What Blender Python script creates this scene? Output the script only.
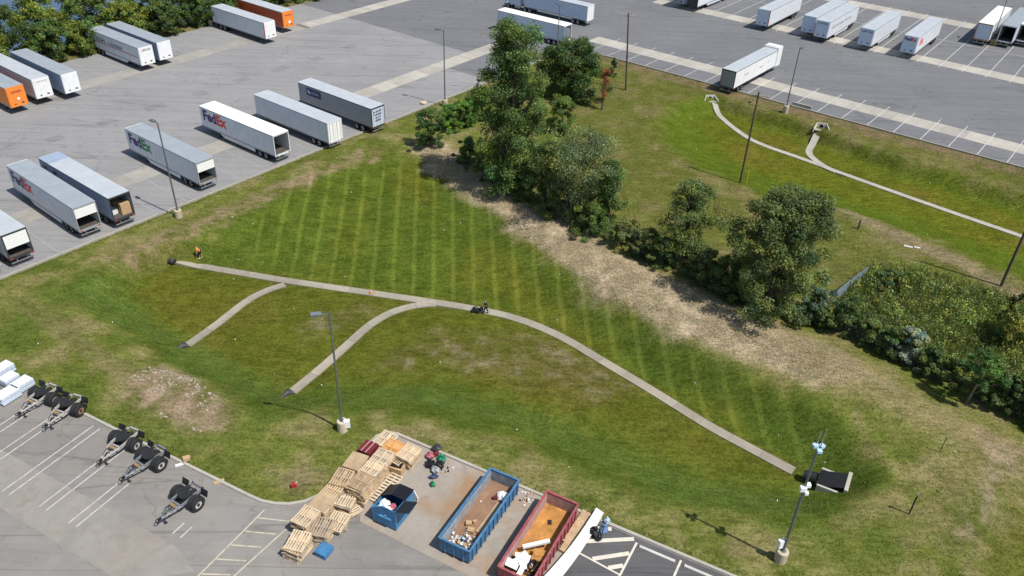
import bpy, math, random
import numpy as np
from mathutils import Vector, Matrix

# ------------------------------------------------------------------ scene, camera, light
S = bpy.context.scene
for o in list(bpy.data.objects):
    bpy.data.objects.remove(o)
COL = S.collection
rad = math.radians

CAM_H, CAM_PITCH, CAM_ROLL, FPX = 48.515, 0.59645, 0.03656, 806.76
cp, sp = math.cos(CAM_PITCH), math.sin(CAM_PITCH)
_r = Vector((1, 0, 0)); _u = Vector((0, sp, cp)); FW = Vector((0, cp, -sp))
cr, sr = math.cos(CAM_ROLL), math.sin(CAM_ROLL)
RT = cr * _r + sr * _u
UP = -sr * _r + cr * _u
cam_d = bpy.data.cameras.new('camera')
cam = bpy.data.objects.new('camera', cam_d)
COL.objects.link(cam)
cam.matrix_world = Matrix(((RT.x, UP.x, -FW.x, 0), (RT.y, UP.y, -FW.y, 0), (RT.z, UP.z, -FW.z, CAM_H), (0, 0, 0, 1)))
cam_d.sensor_width = 36.0
cam_d.lens = 36.0 * FPX / 1024.0
cam_d.clip_start = 0.5
cam_d.clip_end = 6000
S.camera = cam

SUN_AZ, SUN_EL = rad(-33.0), rad(59.0)          # compass: math angle of the direction TO the sun
world = bpy.data.worlds.new('World'); S.world = world; world.use_nodes = True
wn = world.node_tree.nodes; wl = world.node_tree.links
sky = wn.new('ShaderNodeTexSky'); sky.sky_type = 'NISHITA'; sky.sun_disc = False
sky.sun_elevation = SUN_EL; sky.sun_rotation = rad(90) - SUN_AZ
sky.air_density = 1.0; sky.dust_density = 1.0
wl.new(sky.outputs[0], wn['Background'].inputs[0]); wn['Background'].inputs[1].default_value = 0.105
sl = bpy.data.lights.new('sun', 'SUN'); sl.energy = 4.5; sl.angle = rad(0.5); sl.color = (1.0, 0.955, 0.89)
so = bpy.data.objects.new('sun', sl); COL.objects.link(so)
sd = Vector((math.cos(SUN_AZ) * math.cos(SUN_EL), math.sin(SUN_AZ) * math.cos(SUN_EL), math.sin(SUN_EL)))
so.rotation_euler = (-sd).to_track_quat('-Z', 'Y').to_euler(); so.location = sd * 300
S.view_settings.view_transform = 'Standard'; S.view_settings.look = 'None'
S.view_settings.exposure = 0.18; S.view_settings.gamma = 1.0
S.render.engine = 'CYCLES'
random.seed(4)
rng = np.random.default_rng(11)

# ------------------------------------------------------------------ frames of the place
def ray(px, py):
    return FW + RT * ((px - 512) / FPX) - UP * ((py - 288) / FPX)
def onz(px, py, z=0.0):
    d = ray(px, py); t = (z - CAM_H) / d.z
    return Vector((d.x * t, d.y * t, z))
class Frame:
    def __init__(s, c, deg):
        s.c = Vector((c[0], c[1], 0)); s.a = rad(deg)
        s.d = Vector((math.cos(s.a), math.sin(s.a), 0)); s.n = Vector((-s.d.y, s.d.x, 0))
    def p(s, u, v, z=0.0):
        q = s.c + s.d * u + s.n * v; return Vector((q.x, q.y, z))
    def uv(s, p):
        q = Vector((p[0], p[1], 0)) - s.c; return q.dot(s.d), q.dot(s.n)
FL = Frame((-31.67, 99.38), 53.0)       # old truck yard: u along its kerb, v into the yard
FR = Frame((42.22, 130.21), -37.3)      # new truck yard: u along its kerb, v into the yard
FB = Frame((5.29, 41.25), -26.6)        # near lot: u along its kerb, v out to the lawn

def lineX(F1, v1, F2, v2):
    a = F1.p(0, v1); b = F2.p(0, v2)
    m = np.array([[F1.d.x, -F2.d.x], [F1.d.y, -F2.d.y]])
    t = np.linalg.solve(m, np.array([b.x - a.x, b.y - a.y]))
    return F1.p(t[0], v1)
CORNER = lineX(FL, 0, FR, 0)
UC = FL.uv(CORNER)[0]; RC = FR.uv(CORNER)[0]

# ------------------------------------------------------------------ noise + polygons (numpy)
_tab = rng.random((256, 256))
def vnoise(x, y, s, ox=0.0):
    x = x / s + 37.3 + ox; y = y / s + 91.7 + ox * 1.7
    xi = np.floor(x).astype(int); yi = np.floor(y).astype(int)
    fx = x - xi; fy = y - yi
    fx = fx * fx * (3 - 2 * fx); fy = fy * fy * (3 - 2 * fy)
    g = lambda i, j: _tab[i % 256, j % 256]
    return (g(xi, yi) * (1 - fx) + g(xi + 1, yi) * fx) * (1 - fy) + (g(xi, yi + 1) * (1 - fx) + g(xi + 1, yi + 1) * fx) * fy
def fbm(x, y, s, o=4, ox=0.0):
    a, t, n = 0.5, 0, 0
    for k in range(o):
        t = t + a * vnoise(x, y, s / 2 ** k, ox + k * 3.1); n += a; a *= 0.55
    return t / n
def sdist(x, y, poly):
    """signed distance to polygon, negative inside"""
    d2 = np.full(x.shape, 1e18); ins = np.zeros(x.shape, bool)
    n = len(poly)
    for i in range(n):
        ax, ay = poly[i][0], poly[i][1]; bx, by = poly[(i + 1) % n][0], poly[(i + 1) % n][1]
        ex, ey = bx - ax, by - ay; L = ex * ex + ey * ey + 1e-12
        t = np.clip(((x - ax) * ex + (y - ay) * ey) / L, 0, 1)
        d2 = np.minimum(d2, (x - ax - t * ex) ** 2 + (y - ay - t * ey) ** 2)
        c = ((ay > y) != (by > y)) & (x < (bx - ax) * (y - ay) / ((by - ay) if by != ay else 1e-12) + ax)
        ins ^= c
    d = np.sqrt(d2)
    return np.where(ins, -d, d)
def ldist(x, y, line):
    d2 = np.full(x.shape, 1e18)
    for a, b in zip(line[:-1], line[1:]):
        ex, ey = b[0] - a[0], b[1] - a[1]; L = ex * ex + ey * ey + 1e-12
        t = np.clip(((x - a[0]) * ex + (y - a[1]) * ey) / L, 0, 1)
        d2 = np.minimum(d2, (x - a[0] - t * ex) ** 2 + (y - a[1] - t * ey) ** 2)
    return np.sqrt(d2)
def sm(a, b, x):
    t = np.clip((x - a) / (b - a), 0, 1); return t * t * (3 - 2 * t)
def P(lst, z=0.0):
    return [tuple(onz(px, py, z)[:2]) for px, py in lst]
def smooth_line(pts, n=6):
    out = []
    for i in range(len(pts) - 1):
        p0 = pts[max(i - 1, 0)]; p1 = pts[i]; p2 = pts[i + 1]; p3 = pts[min(i + 2, len(pts) - 1)]
        for k in range(n):
            t = k / n
            out.append(tuple(0.5 * (2 * p1[c] + (-p0[c] + p2[c]) * t + (2 * p0[c] - 5 * p1[c] + 4 * p2[c] - p3[c]) * t * t + (-p0[c] + 3 * p1[c] - 3 * p2[c] + p3[c]) * t ** 3) for c in range(2)))
    out.append(tuple(pts[-1][:2])); return out

# lots
kerb_left = [FL.p(u, 0) for u in (-190, UC - 9)]
arc = []
for k in range(1, 8):
    t = k / 8; a = FL.p(UC - 9, 0); b = CORNER; c = FR.p(RC + 9, 0)
    arc.append(a * (1 - t) ** 2 + b * 2 * t * (1 - t) + c * t * t)
kerb_yard = [FL.p(-190, 0), FL.p(UC - 9, 0)] + arc + [FR.p(RC + 9, 0), FR.p(230, 0)]
YARD = kerb_yard + [FR.p(230, 300), FL.p(330, 60), FL.p(-190, 60)]
bulge = [(-22.4, -10.75), (-21.3, -10.7), (-20.2, -10.4), (-19.2, -9.9), (-18.3, -9.1), (-17.75, -8.1), (-17.6, -7.0)]
kerb_near = [FB.p(-150, -10.8)] + [FB.p(*b) for b in bulge] + [FB.p(-17.6, -0.6), FB.p(-17.1, 0.1), FB.p(-16.4, 0.3), FB.p(0, 0.28), FB.p(150, 0.2)]
LOT = kerb_near + [FB.p(150, -60), FB.p(-150, -60)]

ZF1, ZF2 = -2.5, -1.9
TOP1 = P([(60, 290), (110, 264), (165, 243), (230, 212), (300, 182), (372, 152), (420, 160), (500, 214), (600, 284), (700, 346), (800, 392), (862, 425), (895, 470), (870, 508), (800, 528), (700, 518), (600, 488), (500, 452), (430, 430), (350, 418), (270, 418), (215, 398), (150, 362), (92, 330)])
FLO1 = P([(168, 262), (280, 272), (420, 284), (520, 302), (600, 345), (700, 402), (790, 455), (822, 482), (790, 492), (720, 480), (600, 437), (520, 402), (430, 384), (330, 388), (292, 398), (200, 358), (150, 312), (140, 278)], ZF1)
TOP2 = P([(650, 116), (680, 98), (712, 93), (800, 121), (900, 156), (1024, 192), (1150, 240), (1250, 330), (1150, 322), (1024, 284), (940, 244), (850, 217), (770, 200), (700, 172), (660, 140)])
FLO2 = P([(690, 122), (720, 112), (800, 137), (900, 176), (1100, 238), (1180, 300), (1024, 258), (900, 217), (800, 190), (720, 160)], ZF2)
BERM = [onz(px, py, .4)[:2] for px, py in ((300, 165), (380, 140), (440, 150), (520, 205), (620, 268), (720, 322), (820, 365), (900, 405), (960, 450), (985, 520), (970, 600))]

CH = {k: smooth_line(P(v, z)) for k, (v, z) in {
    'main': ([(178, 261), (230, 270), (283, 279), (350, 289), (420, 299), (470, 307), (515, 317), (560, 335), (610, 364), (660, 394), (710, 425), (760, 452), (800, 473)], -2.4),
    'west': ([(187, 344), (215, 324), (245, 301), (265, 290), (286, 283)], -2.4),
    'south': ([(292, 391), (320, 368), (345, 346), (370, 324), (395, 310), (425, 303), (445, 303)], -2.4),
    'far': ([(711, 104), (722, 117), (745, 135), (768, 146), (800, 157), (850, 175), (900, 193), (960, 214), (1024, 236), (1110, 268)], -1.8),
    'far_branch': ([(821, 134), (813, 143), (809, 151), (814, 158), (826, 166), (840, 172)], -1.8)}.items()}

def height(x, y, channel=True):
    z = 0.10 * (fbm(x, y, 14, 3, 5) - .5) * 2 * .6
    for top, flo, zf in ((TOP1, FLO1, ZF1), (TOP2, FLO2, ZF2)):
        dt = sdist(x, y, top); df = sdist(x, y, flo)
        t = np.clip(df, 0, None) / (np.clip(df, 0, None) + np.clip(-dt, 0, None) + 1e-6)
        t = np.where(dt >= 0, 1.0, np.where(df <= 0, 0.0, t))
        t = t * t * (3 - 2 * t) * .75 + t * .25
        z = z + zf * (1 - t)
    z = z + 0.75 * np.exp(-(ldist(x, y, BERM) / 4.0) ** 2)
    z = z + 0.06 * (fbm(x, y, 1.6, 2, 9) - .5)
    if channel:
        for ln in CH.values():
            z = z - 0.11 * sm(1.3, 0.55, ldist(x, y, ln))
    # fall to the creek behind the old yard
    u = (x - FL.c.x) * FL.d.x + (y - FL.c.y) * FL.d.y; v = (x - FL.c.x) * FL.n.x + (y - FL.c.y) * FL.n.y
    z = z - 4.0 * sm(66, 76, v)
    dl = np.minimum(sdist(x, y, YARD), sdist(x, y, LOT))
    k = sm(0.22, 0.75, dl)
    return np.where(dl < 0.22, -0.16, (-0.16) * (1 - k) + (z * sm(0.3, 5, dl) + 0.09 * (1 - sm(0.3, 5, dl))) * k)

def axis(lo, hi, step, far, farstep):
    a = list(np.arange(lo, hi + 1e-6, step)); s = step
    r = []; x = hi
    while x < far[1]:
        s = min(s * 1.18, farstep if x < 260 else 400); x += s; r.append(x)
    l = []; x = lo; s = step
    while x > far[0]:
        s = min(s * 1.18, farstep if x > -260 else 400); x -= s; l.append(x)
    return np.array(l[::-1] + a + r)
XS = axis(-64, 84, 0.45, (-2500, 2500), 3.0)
YS = axis(24, 151, 0.45, (-1500, 3500), 3.0)
GX, GY = np.meshgrid(XS, YS, indexing='ij')
ZG = height(GX, GY)
def interp(A, x, y):
    x = np.clip(np.asarray(x, float), XS[0], XS[-1] - 1e-6); y = np.clip(np.asarray(y, float), YS[0], YS[-1] - 1e-6)
    i = np.searchsorted(XS, x, 'right') - 1; j = np.searchsorted(YS, y, 'right') - 1
    fx = (x - XS[i]) / (XS[i + 1] - XS[i]); fy = (y - YS[j]) / (YS[j + 1] - YS[j])
    if A.ndim == 3: fx = fx[..., None]; fy = fy[..., None]
    return (A[i, j] * (1 - fx) + A[i + 1, j] * fx) * (1 - fy) + (A[i, j + 1] * (1 - fx) + A[i + 1, j + 1] * fx) * fy
def hz(x, y): return float(interp(ZG, x, y))
def at(px, py):
    z = 0.0
    for k in range(14):
        p = onz(px, py, z); z = .4 * z + .6 * hz(p.x, p.y)
    p = onz(px, py, z); return Vector((p.x, p.y, hz(p.x, p.y)))
def height_to(base, px, py):
    """height above base whose projection sits at image row py"""
    best = 1; bd = 1e9
    for k in range(4, 400):
        h = k * .08; d = Vector((base.x, base.y, base.z + h - CAM_H))
        yy = 288 - FPX * d.dot(UP) / d.dot(FW)
        if abs(yy - py) < bd: bd = abs(yy - py); best = h
    return best
def ppm(p):
    return FPX / (Vector((p.x, p.y, p.z - CAM_H)).dot(FW))

# ------------------------------------------------------------------ materials
MAT = {}
def nt(name):
    m = bpy.data.materials.new(name); m.use_nodes = True; MAT[name] = m
    n = m.node_tree.nodes; l = m.node_tree.links
    return m, n, l, n['Principled BSDF']
def mixc(n, l, fac, a, b, mode='MIX'):
    x = n.new('ShaderNodeMix'); x.data_type = 'RGBA'; x.blend_type = mode; x.clamp_factor = True
    for s, v in ((x.inputs[0], fac), (x.inputs[6], a), (x.inputs[7], b)):
        if hasattr(v, 'links'): l.new(v, s)
        elif isinstance(v, (int, float)): s.default_value = v
        else: s.default_value = (*v, 1) if len(v) == 3 else v
    return x.outputs[2]
def ramp(n, l, src, stops):
    r = n.new('ShaderNodeValToRGB'); l.new(src, r.inputs[0])
    e = r.color_ramp.elements
    e[0].position = stops[0][0]; e[1].position = stops[-1][0]
    for p, c in stops[1:-1]: e.new(p)
    for i, (p, c) in enumerate(stops):
        e[i].position = p; e[i].color = (c, c, c, 1) if isinstance(c, (int, float)) else (*c, 1)
    return r.outputs[0]
def noise(n, l, vec, scale, detail=4, rough=.6, dist=0):
    x = n.new('ShaderNodeTexNoise'); x.inputs['Scale'].default_value = scale; x.inputs['Detail'].default_value = detail
    x.inputs['Roughness'].default_value = rough; x.inputs['Distortion'].default_value = dist
    if vec is not None: l.new(vec, x.inputs['Vector'])
    return x.outputs['Fac']
def math_(n, l, op, a, b=None):
    x = n.new('ShaderNodeMath'); x.operation = op
    for i, v in enumerate((a, b)):
        if v is None: continue
        if hasattr(v, 'links'): l.new(v, x.inputs[i])
        else: x.inputs[i].default_value = v
    return x.outputs[0]
def bump(n, l, bs, h, strength=.3, dist=.02):
    b = n.new('ShaderNodeBump'); b.inputs['Strength'].default_value = strength; b.inputs['Distance'].default_value = dist
    l.new(h, b.inputs['Height']); l.new(b.outputs[0], bs.inputs['Normal'])
def mapped(n, l, rotz=0, scale=(1, 1, 1)):
    g = n.new('ShaderNodeNewGeometry'); m = n.new('ShaderNodeMapping'); m.vector_type = 'POINT'
    m.inputs['Rotation'].default_value = (0, 0, rotz); m.inputs['Scale'].default_value = scale
    l.new(g.outputs['Position'], m.inputs['Vector']); return m.outputs[0]

def plain(name, col, rough=.6, metal=0.0, var=.25, scale=3.0, dirt=0.0, dirtcol=(.16, .13, .1), rnd=0.0, spec=.5, bmp=0):
    """object-space mottling, optional grime streaks, optional per-object shift"""
    m, n, l, b = nt(name)
    tc = n.new('ShaderNodeTexCoord')
    f = noise(n, l, tc.outputs['Object'], scale, 5)
    lo = [c * (1 - var) for c in col]; hi = [min(1, c * (1 + var)) for c in col]
    c = mixc(n, l, ramp(n, l, f, [(.3, 0.0), (.7, 1.0)]), lo, hi)
    if dirt:
        mp = n.new('ShaderNodeMapping'); mp.inputs['Scale'].default_value = (1.6, 1.6, .35); l.new(tc.outputs['Object'], mp.inputs[0])
        g = noise(n, l, mp.outputs[0], 2.2, 6, .7)
        c = mixc(n, l, ramp(n, l, g, [(.5, 0.0), (.8, dirt)]), c, dirtcol)
    if rnd:
        oi = n.new('ShaderNodeObjectInfo')
        hs = n.new('ShaderNodeHueSaturation')
        l.new(math_(n, l, 'ADD', math_(n, l, 'MULTIPLY', oi.outputs['Random'], 2 * rnd), 1 - rnd), hs.inputs['Value']); l.new(c, hs.inputs['Color']); c = hs.outputs[0]
    l.new(c, b.inputs['Base Color'])
    b.inputs['Roughness'].default_value = rough; b.inputs['Metallic'].default_value = metal
    b.inputs['Specular IOR Level'].default_value = spec
    if bmp: bump(n, l, b, f, bmp, .01)
    return m

def asphalt(name, lo, hi, rot, crack=.6, streak=.5, patch=None):
    m, n, l, b = nt(name)
    v = mapped(n, l, rot)
    big = noise(n, l, v, .07, 5, .6)
    mid = noise(n, l, v, .6, 5, .65)
    fine = noise(n, l, v, 9, 4, .7)
    c = mixc(n, l, ramp(n, l, big, [(.35, 0.0), (.65, 1.0)]), lo, hi)
    c = mixc(n, l, ramp(n, l, mid, [(.3, .25), (.75, 0.0)]), c, [x * .6 for x in lo])
    c = mixc(n, l, ramp(n, l, fine, [(.35, .0), (.8, .35)]), c, [x * 1.35 for x in hi])
    vs = mapped(n, l, rot, (.035, .9, 1))
    st = noise(n, l, vs, 1.0, 4, .6, .3)
    c = mixc(n, l, ramp(n, l, st, [(.50, 0.0), (.60, streak), (.66, 0.0)]), c, [x * .5 for x in lo])
    st2 = noise(n, l, mapped(n, l, rot, (.02, 1.6, 1)), 1.0, 3, .5, .2)
    c = mixc(n, l, ramp(n, l, st2, [(.40, streak * .6), (.47, 0.0)]), c, [min(1, x * 1.25) for x in hi])
    if crack:
        dv = n.new('ShaderNodeVectorMath'); dv.operation = 'ADD'
        nz = n.new('ShaderNodeTexNoise'); nz.inputs['Scale'].default_value = .35; nz.inputs['Detail'].default_value = 3; l.new(v, nz.inputs['Vector'])
        sc = n.new('ShaderNodeVectorMath'); sc.operation = 'SCALE'; sc.inputs['Scale'].default_value = 5; l.new(nz.outputs['Color'], sc.inputs[0])
        l.new(v, dv.inputs[0]); l.new(sc.outputs[0], dv.inputs[1])
        vo = n.new('ShaderNodeTexVoronoi'); vo.feature = 'DISTANCE_TO_EDGE'; vo.inputs['Scale'].default_value = .11; l.new(dv.outputs[0], vo.inputs['Vector'])
        k = ramp(n, l, vo.outputs['Distance'], [(.0, 1.0), (.006, .8), (.014, 0.0)])
        k = math_(n, l, 'MULTIPLY', k, ramp(n, l, noise(n, l, v, .16, 3), [(.45, 0.0), (.6, crack)]))
        c = mixc(n, l, k, c, [x * .4 for x in lo])
    oil = noise(n, l, v, .45, 5, .7); c = mixc(n, l, ramp(n, l, oil, [(.60, 0.0), (.70, .42)]), c, [x * .5 for x in lo])
    seal = noise(n, l, mapped(n, l, rot, (.012, .28, 1)), 1.0, 2, .4, .1); c = mixc(n, l, ramp(n, l, seal, [(.492, 0.0), (.499, .5), (.501, .5), (.508, 0.0)]), c, [x * .55 for x in lo])
    if patch:
        pf = noise(n, l, v, .35, 6, .7)
        c = mixc(n, l, ramp(n, l, pf, [(.52, 0.0), (.72, patch[0])]), c, patch[1])
    l.new(c, b.inputs['Base Color']); b.inputs['Roughness'].default_value = .9; b.inputs['Specular IOR Level'].default_value = .25
    bump(n, l, b, fine, .25, .02)
    return m

asphalt('asphalt_old', (.222, .221, .22), (.27, .267, .262), -FL.a, .42, .2)
asphalt('asphalt_new', (.142, .144, .150), (.172, .173, .177), -FR.a, .5, .22)
asphalt('asphalt_near', (.185, .173, .158), (.25, .236, .216), -FB.a, .35, .15, (.4, (.29, .275, .25)))
asphalt('asphalt_repair', (.185, .184, .182), (.235, .232, .226), -FL.a, 1.0, .3)
asphalt('asphalt_black', (.085, .084, .086), (.115, .113, .112), -FB.a, .3, .3)

def concrete(name, col, rust=0.0, rnd=.12):
    m, n, l, b = nt(name)
    v = mapped(n, l, .4)
    f = noise(n, l, v, .5, 6, .65); g = noise(n, l, v, 7, 4, .7)
    c = mixc(n, l, ramp(n, l, f, [(.3, 0.0), (.7, 1.0)]), [x * .82 for x in col], [x * 1.1 for x in col])
    c = mixc(n, l, ramp(n, l, g, [(.35, .3), (.6, 0.0)]), c, [x * .7 for x in col])
    if rust:
        r = noise(n, l, v, .22, 5, .6)
        c = mixc(n, l, ramp(n, l, r, [(.47, 0.0), (.68, rust)]), c, (.30, .17, .075))
        r2 = noise(n, l, v, .5, 4, .6, .5)
        c = mixc(n, l, ramp(n, l, r2, [(.55, 0.0), (.75, .5)]), c, (.16, .13, .11))
    if rnd:
        oi = n.new('ShaderNodeObjectInfo'); hs = n.new('ShaderNodeHueSaturation')
        l.new(math_(n, l, 'ADD', math_(n, l, 'MULTIPLY', oi.outputs['Random'], 2 * rnd), 1 - rnd), hs.inputs['Value']); l.new(c, hs.inputs['Color']); c = hs.outputs[0]
    l.new(c, b.inputs['Base Color']); b.inputs['Roughness'].default_value = .9; b.inputs['Specular IOR Level'].default_value = .25
    bump(n, l, b, g, .3, .02)
    return m
concrete('concrete_strip', (.40, .375, .325))
concrete('concrete_old', (.31, .295, .265))
concrete('concrete_pad', (.33, .295, .25), .75, 0)
concrete('concrete_channel', (.325, .295, .235), .10, .14)
concrete('concrete_kerb', (.40, .375, .32), 0, .05)
concrete('concrete_worn', (.275, .258, .23), .12, 0)
concrete('concrete_base', (.55, .47, .34), 0, .12)
concrete('concrete_white', (.56, .54, .49), 0, .05)

def paint(name, col, worn=.45):
    m, n, l, b = nt(name)
    v = mapped(n, l); f = noise(n, l, v, 2.2, 6, .75)
    c = mixc(n, l, ramp(n, l, f, [(.45, 0.0), (.72, worn)]), col, (.2, .2, .2))
    l.new(c, b.inputs['Base Color']); b.inputs['Roughness'].default_value = .8; return m
paint('paint_white', (.52, .51, .48), .8)
paint('paint_faint', (.33, .325, .31), .9)
paint('paint_yellow', (.50, .45, .33), .85)
paint('paint_bright', (.62, .58, .48), .35)

def grass_mat():
    m, n, l, b = nt('grass')
    a = n.new('ShaderNodeVertexColor'); a.layer_name = 'Col'
    C0 = a.outputs['Color']; v = mapped(n, l)
    f1 = noise(n, l, v, 1.6, 6, .75); f2 = noise(n, l, v, 6.5, 6, .8); f3 = noise(n, l, v, .3, 4, .6); f4 = noise(n, l, v, 3.4, 5, .7, .4)
    mul = lambda k: mixc(n, l, 1.0, C0, k, 'MULTIPLY')
    c = mixc(n, l, ramp(n, l, f1, [(.35, 0.0), (.65, 1.0)]), mul((.84, .86, .8)), mul((1.16, 1.12, 1.14)))
    c = mixc(n, l, ramp(n, l, f3, [(.35, .3), (.6, 0.0)]), c, mul((.80, .9, .8)))
    # mower passes: a thin ridge of clippings between rolled swathes
    sx = n.new('ShaderNodeSeparateXYZ'); l.new(mapped(n, l, rad(-5.2)), sx.inputs[0])
    wob = noise(n, l, v, .18, 2); fuzz = noise(n, l, v, 2.2, 4, .7)
    xx = math_(n, l, 'ADD', sx.outputs[0], math_(n, l, 'ADD', math_(n, l, 'MULTIPLY', wob, .5), math_(n, l, 'MULTIPLY', fuzz, .10)))
    s1 = math_(n, l, 'SINE', math_(n, l, 'MULTIPLY', xx, 2 * math.pi / 2.3))
    alt = math_(n, l, 'SINE', math_(n, l, 'MULTIPLY', xx, 2 * math.pi / 4.6))
    br = ramp(n, l, noise(n, l, v, .4, 3), [(.25, .7), (.6, 1.0)])
    pos = math_(n, l, 'MULTIPLY', math_(n, l, 'MULTIPLY', ramp(n, l, s1, [(.55, 0.0), (.98, .85)]), a.outputs['Alpha']), br)
    neg = math_(n, l, 'MULTIPLY', ramp(n, l, alt, [(-.1, 0.0), (.35, .38)]), a.outputs['Alpha'])
    c = mixc(n, l, neg, c, mul((.55, .66, .55)))
    c = mixc(n, l, pos, c, mul((2.1, 1.85, 2.2)))
    # blades, gaps and straw at the grain of the picture
    g5 = noise(n, l, mapped(n, l, -FB.a, (.42, 1.5, 1)), 1.5, 5, .72, .5)
    for f_, d0, d1, kd, b0, b1, kb in ((f2, .40, .48, .7, .52, .60, .7), (f4, .40, .47, .55, .53, .59, .6), (g5, .40, .46, .5, .54, .60, .55)):
        c = mixc(n, l, ramp(n, l, f_, [(d0, kd), (d1, 0.0)]), c, mul((.50, .56, .50)))
        c = mixc(n, l, ramp(n, l, f_, [(b0, .0), (b1, kb)]), c, mul((1.55, 1.42, 1.65)))
    l.new(c, b.inputs['Base Color']); b.inputs['Roughness'].default_value = 1.0; b.inputs['Specular IOR Level'].default_value = 0.0
    bump(n, l, b, f2, .8, .10)
grass_mat()

def leafy(name, translucent=.25, rough=.55):
    m, n, l, b = nt(name)
    a = n.new('ShaderNodeVertexColor'); a.layer_name = 'Col'
    l.new(a.outputs['Color'], b.inputs['Base Color']); b.inputs['Roughness'].default_value = rough
    b.inputs['Specular IOR Level'].default_value = .25 if name == 'leaf' else 0.0
    if translucent:
        t = n.new('ShaderNodeBsdfTranslucent'); l.new(mixc(n, l, 1.0, a.outputs['Color'], (1.3, 1.4, .7), 'MULTIPLY'), t.inputs['Color'])
        x = n.new('ShaderNodeMixShader'); x.inputs[0].default_value = translucent
        l.new(b.outputs[0], x.inputs[1]); l.new(t.outputs[0], x.inputs[2]); l.new(x.outputs[0], n['Material Output'].inputs['Surface'])
leafy('leaf', .34); leafy('blade', .2, .8)
plain('bark', (.11, .085, .06), .9, scale=6, var=.35)
plain('pole_wood', (.10, .075, .055), .9, scale=4, var=.35)
plain('pole_steel', (.17, .19, .19), .45, .5, scale=2)
plain('galv', (.42, .43, .43), .4, .7, scale=4)
plain('black', (.013, .013, .014), .7, var=.4, scale=5)
plain('tyre', (.016, .016, .017), .8, var=.4, scale=8)
plain('dark_steel', (.055, .055, .06), .6, .3, scale=4)
plain('rim', (.62, .61, .58), .4, .3, scale=9)
plain('rim_rust', (.34, .17, .09), .7, .1, scale=9)
plain('white', (.78, .78, .77), .45, var=.04, scale=1.2, dirt=.4)
plain('white_clean', (.83, .83, .82), .5, var=.03)
plain('white_side', (.66, .69, .72), .4, var=.06, scale=.7, dirt=.55, dirtcol=(.36, .36, .35))
plain('alu_roof', (.29, .325, .355), .5, .0, var=.08, scale=.8, dirt=.3, dirtcol=(.22, .24, .26))
plain('pale_roof', (.42, .45, .475), .5, var=.08, scale=.8, dirt=.25, dirtcol=(.32, .33, .34))
plain('white_roof', (.78, .765, .72), .55, var=.05, scale=.8, dirt=.15)
plain('grey_side', (.30, .315, .33), .5, var=.08, scale=.8, dirt=.3, dirtcol=(.18, .18, .18))
plain('blue_side', (.28, .35, .45), .5, var=.06, scale=.8, dirt=.2, dirtcol=(.2, .23, .27))
plain('pale_side', (.55, .63, .73), .45, var=.05, scale=.8, dirt=.2, dirtcol=(.35, .38, .42))
plain('orange', (.80, .24, .035), .5, var=.08, dirt=.2)
plain('red_orange', (.52, .10, .03), .5, var=.1, dirt=.2)
plain('purple', (.045, .022, .13), .5, var=.05)
plain('logo_orange', (.75, .045, .03), .5, var=.05)
plain('logo_green', (.02, .28, .04), .5, var=.05)
plain('navy', (.03, .045, .13), .5, var=.1)
plain('ink', (.03, .03, .045), .5, var=.1)
plain('red', (.42, .03, .03), .5, var=.1)
plain('cargo', (.34, .22, .11), .8, var=.3, scale=1.5)
plain('inside', (.075, .065, .055), .8, var=.3)
plain('glass_dark', (.015, .018, .022), .08)
plain('wood', (.43, .31, .185), .85, var=.25, scale=3, rnd=.22)
plain('wood_pale', (.56, .45, .31), .85, var=.22, scale=3, rnd=.18)
plain('wood_grey', (.33, .27, .20), .9, var=.25, scale=3, rnd=.2)
plain('wood_orange', (.62, .30, .09), .85, var=.2, scale=3)
plain('plywood', (.40, .29, .175), .9, var=.18, scale=2)
plain('maroon', (.13, .015, .018), .55, var=.2)
plain('cardboard', (.46, .31, .17), .9, var=.15, scale=4)
plain('bin_blue', (.05, .19, .37), .6, var=.25, scale=2, dirt=.6, dirtcol=(.04, .07, .11))
plain('rolloff_blue', (.05, .16, .30), .65, var=.3, scale=2.5, dirt=.75, dirtcol=(.10, .09, .08))
plain('rolloff_red', (.29, .06, .07), .7, var=.3, scale=2, dirt=.8, dirtcol=(.33, .21, .19))
plain('rust_floor', (.24, .14, .085), .9, var=.25, scale=1.2, dirt=.5, dirtcol=(.30, .20, .14))
plain('rust_orange', (.42, .20, .05), .9, var=.35, scale=1.3, dirt=.4, dirtcol=(.17, .09, .04))
plain('pale_inside', (.42, .27, .25), .8, var=.25, scale=2, dirt=.4)
plain('blue_inside', (.28, .31, .34), .8, var=.3, scale=2, dirt=.5, dirtcol=(.2, .13, .09))
plain('bag_black', (.012, .012, .014), .35, var=.4, scale=8)
plain('bag_white', (.74, .74, .74), .4, var=.1, scale=9)
plain('bag_green', (.01, .20, .10), .4, var=.3, scale=9)
plain('pink', (.42, .12, .15), .5, var=.2)
plain('denim', (.10, .16, .30), .8, var=.3)
plain('pale_blue', (.40, .55, .68), .5, var=.15)
plain('skin', (.42, .25, .17), .55, var=.1)
plain('hair', (.012, .01, .009), .6, var=.2)
plain('shirt_orange', (.82, .22, .05), .7, var=.15)
plain('cloth_black', (.014, .014, .017), .85, var=.3)
plain('cloth_grey', (.30, .32, .33), .85, var=.2)
plain('yellow', (.70, .46, .03), .5, var=.15)
plain('stone', (.47, .42, .35), .95, var=.25, scale=5, rnd=.3)
plain('dolly_white', (.36, .345, .32), .6, var=.15, dirt=.4)
plain('rubble_stone', (.33, .285, .22), .95, var=.3, scale=5)
plain('sheet_white', (.62, .62, .60), .5, var=.08, scale=1.5, dirt=.3)
plain('lamp_lens', (.75, .80, .83), .25, var=.05)
plain('wire', (.09, .095, .09), .7, .2)
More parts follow.
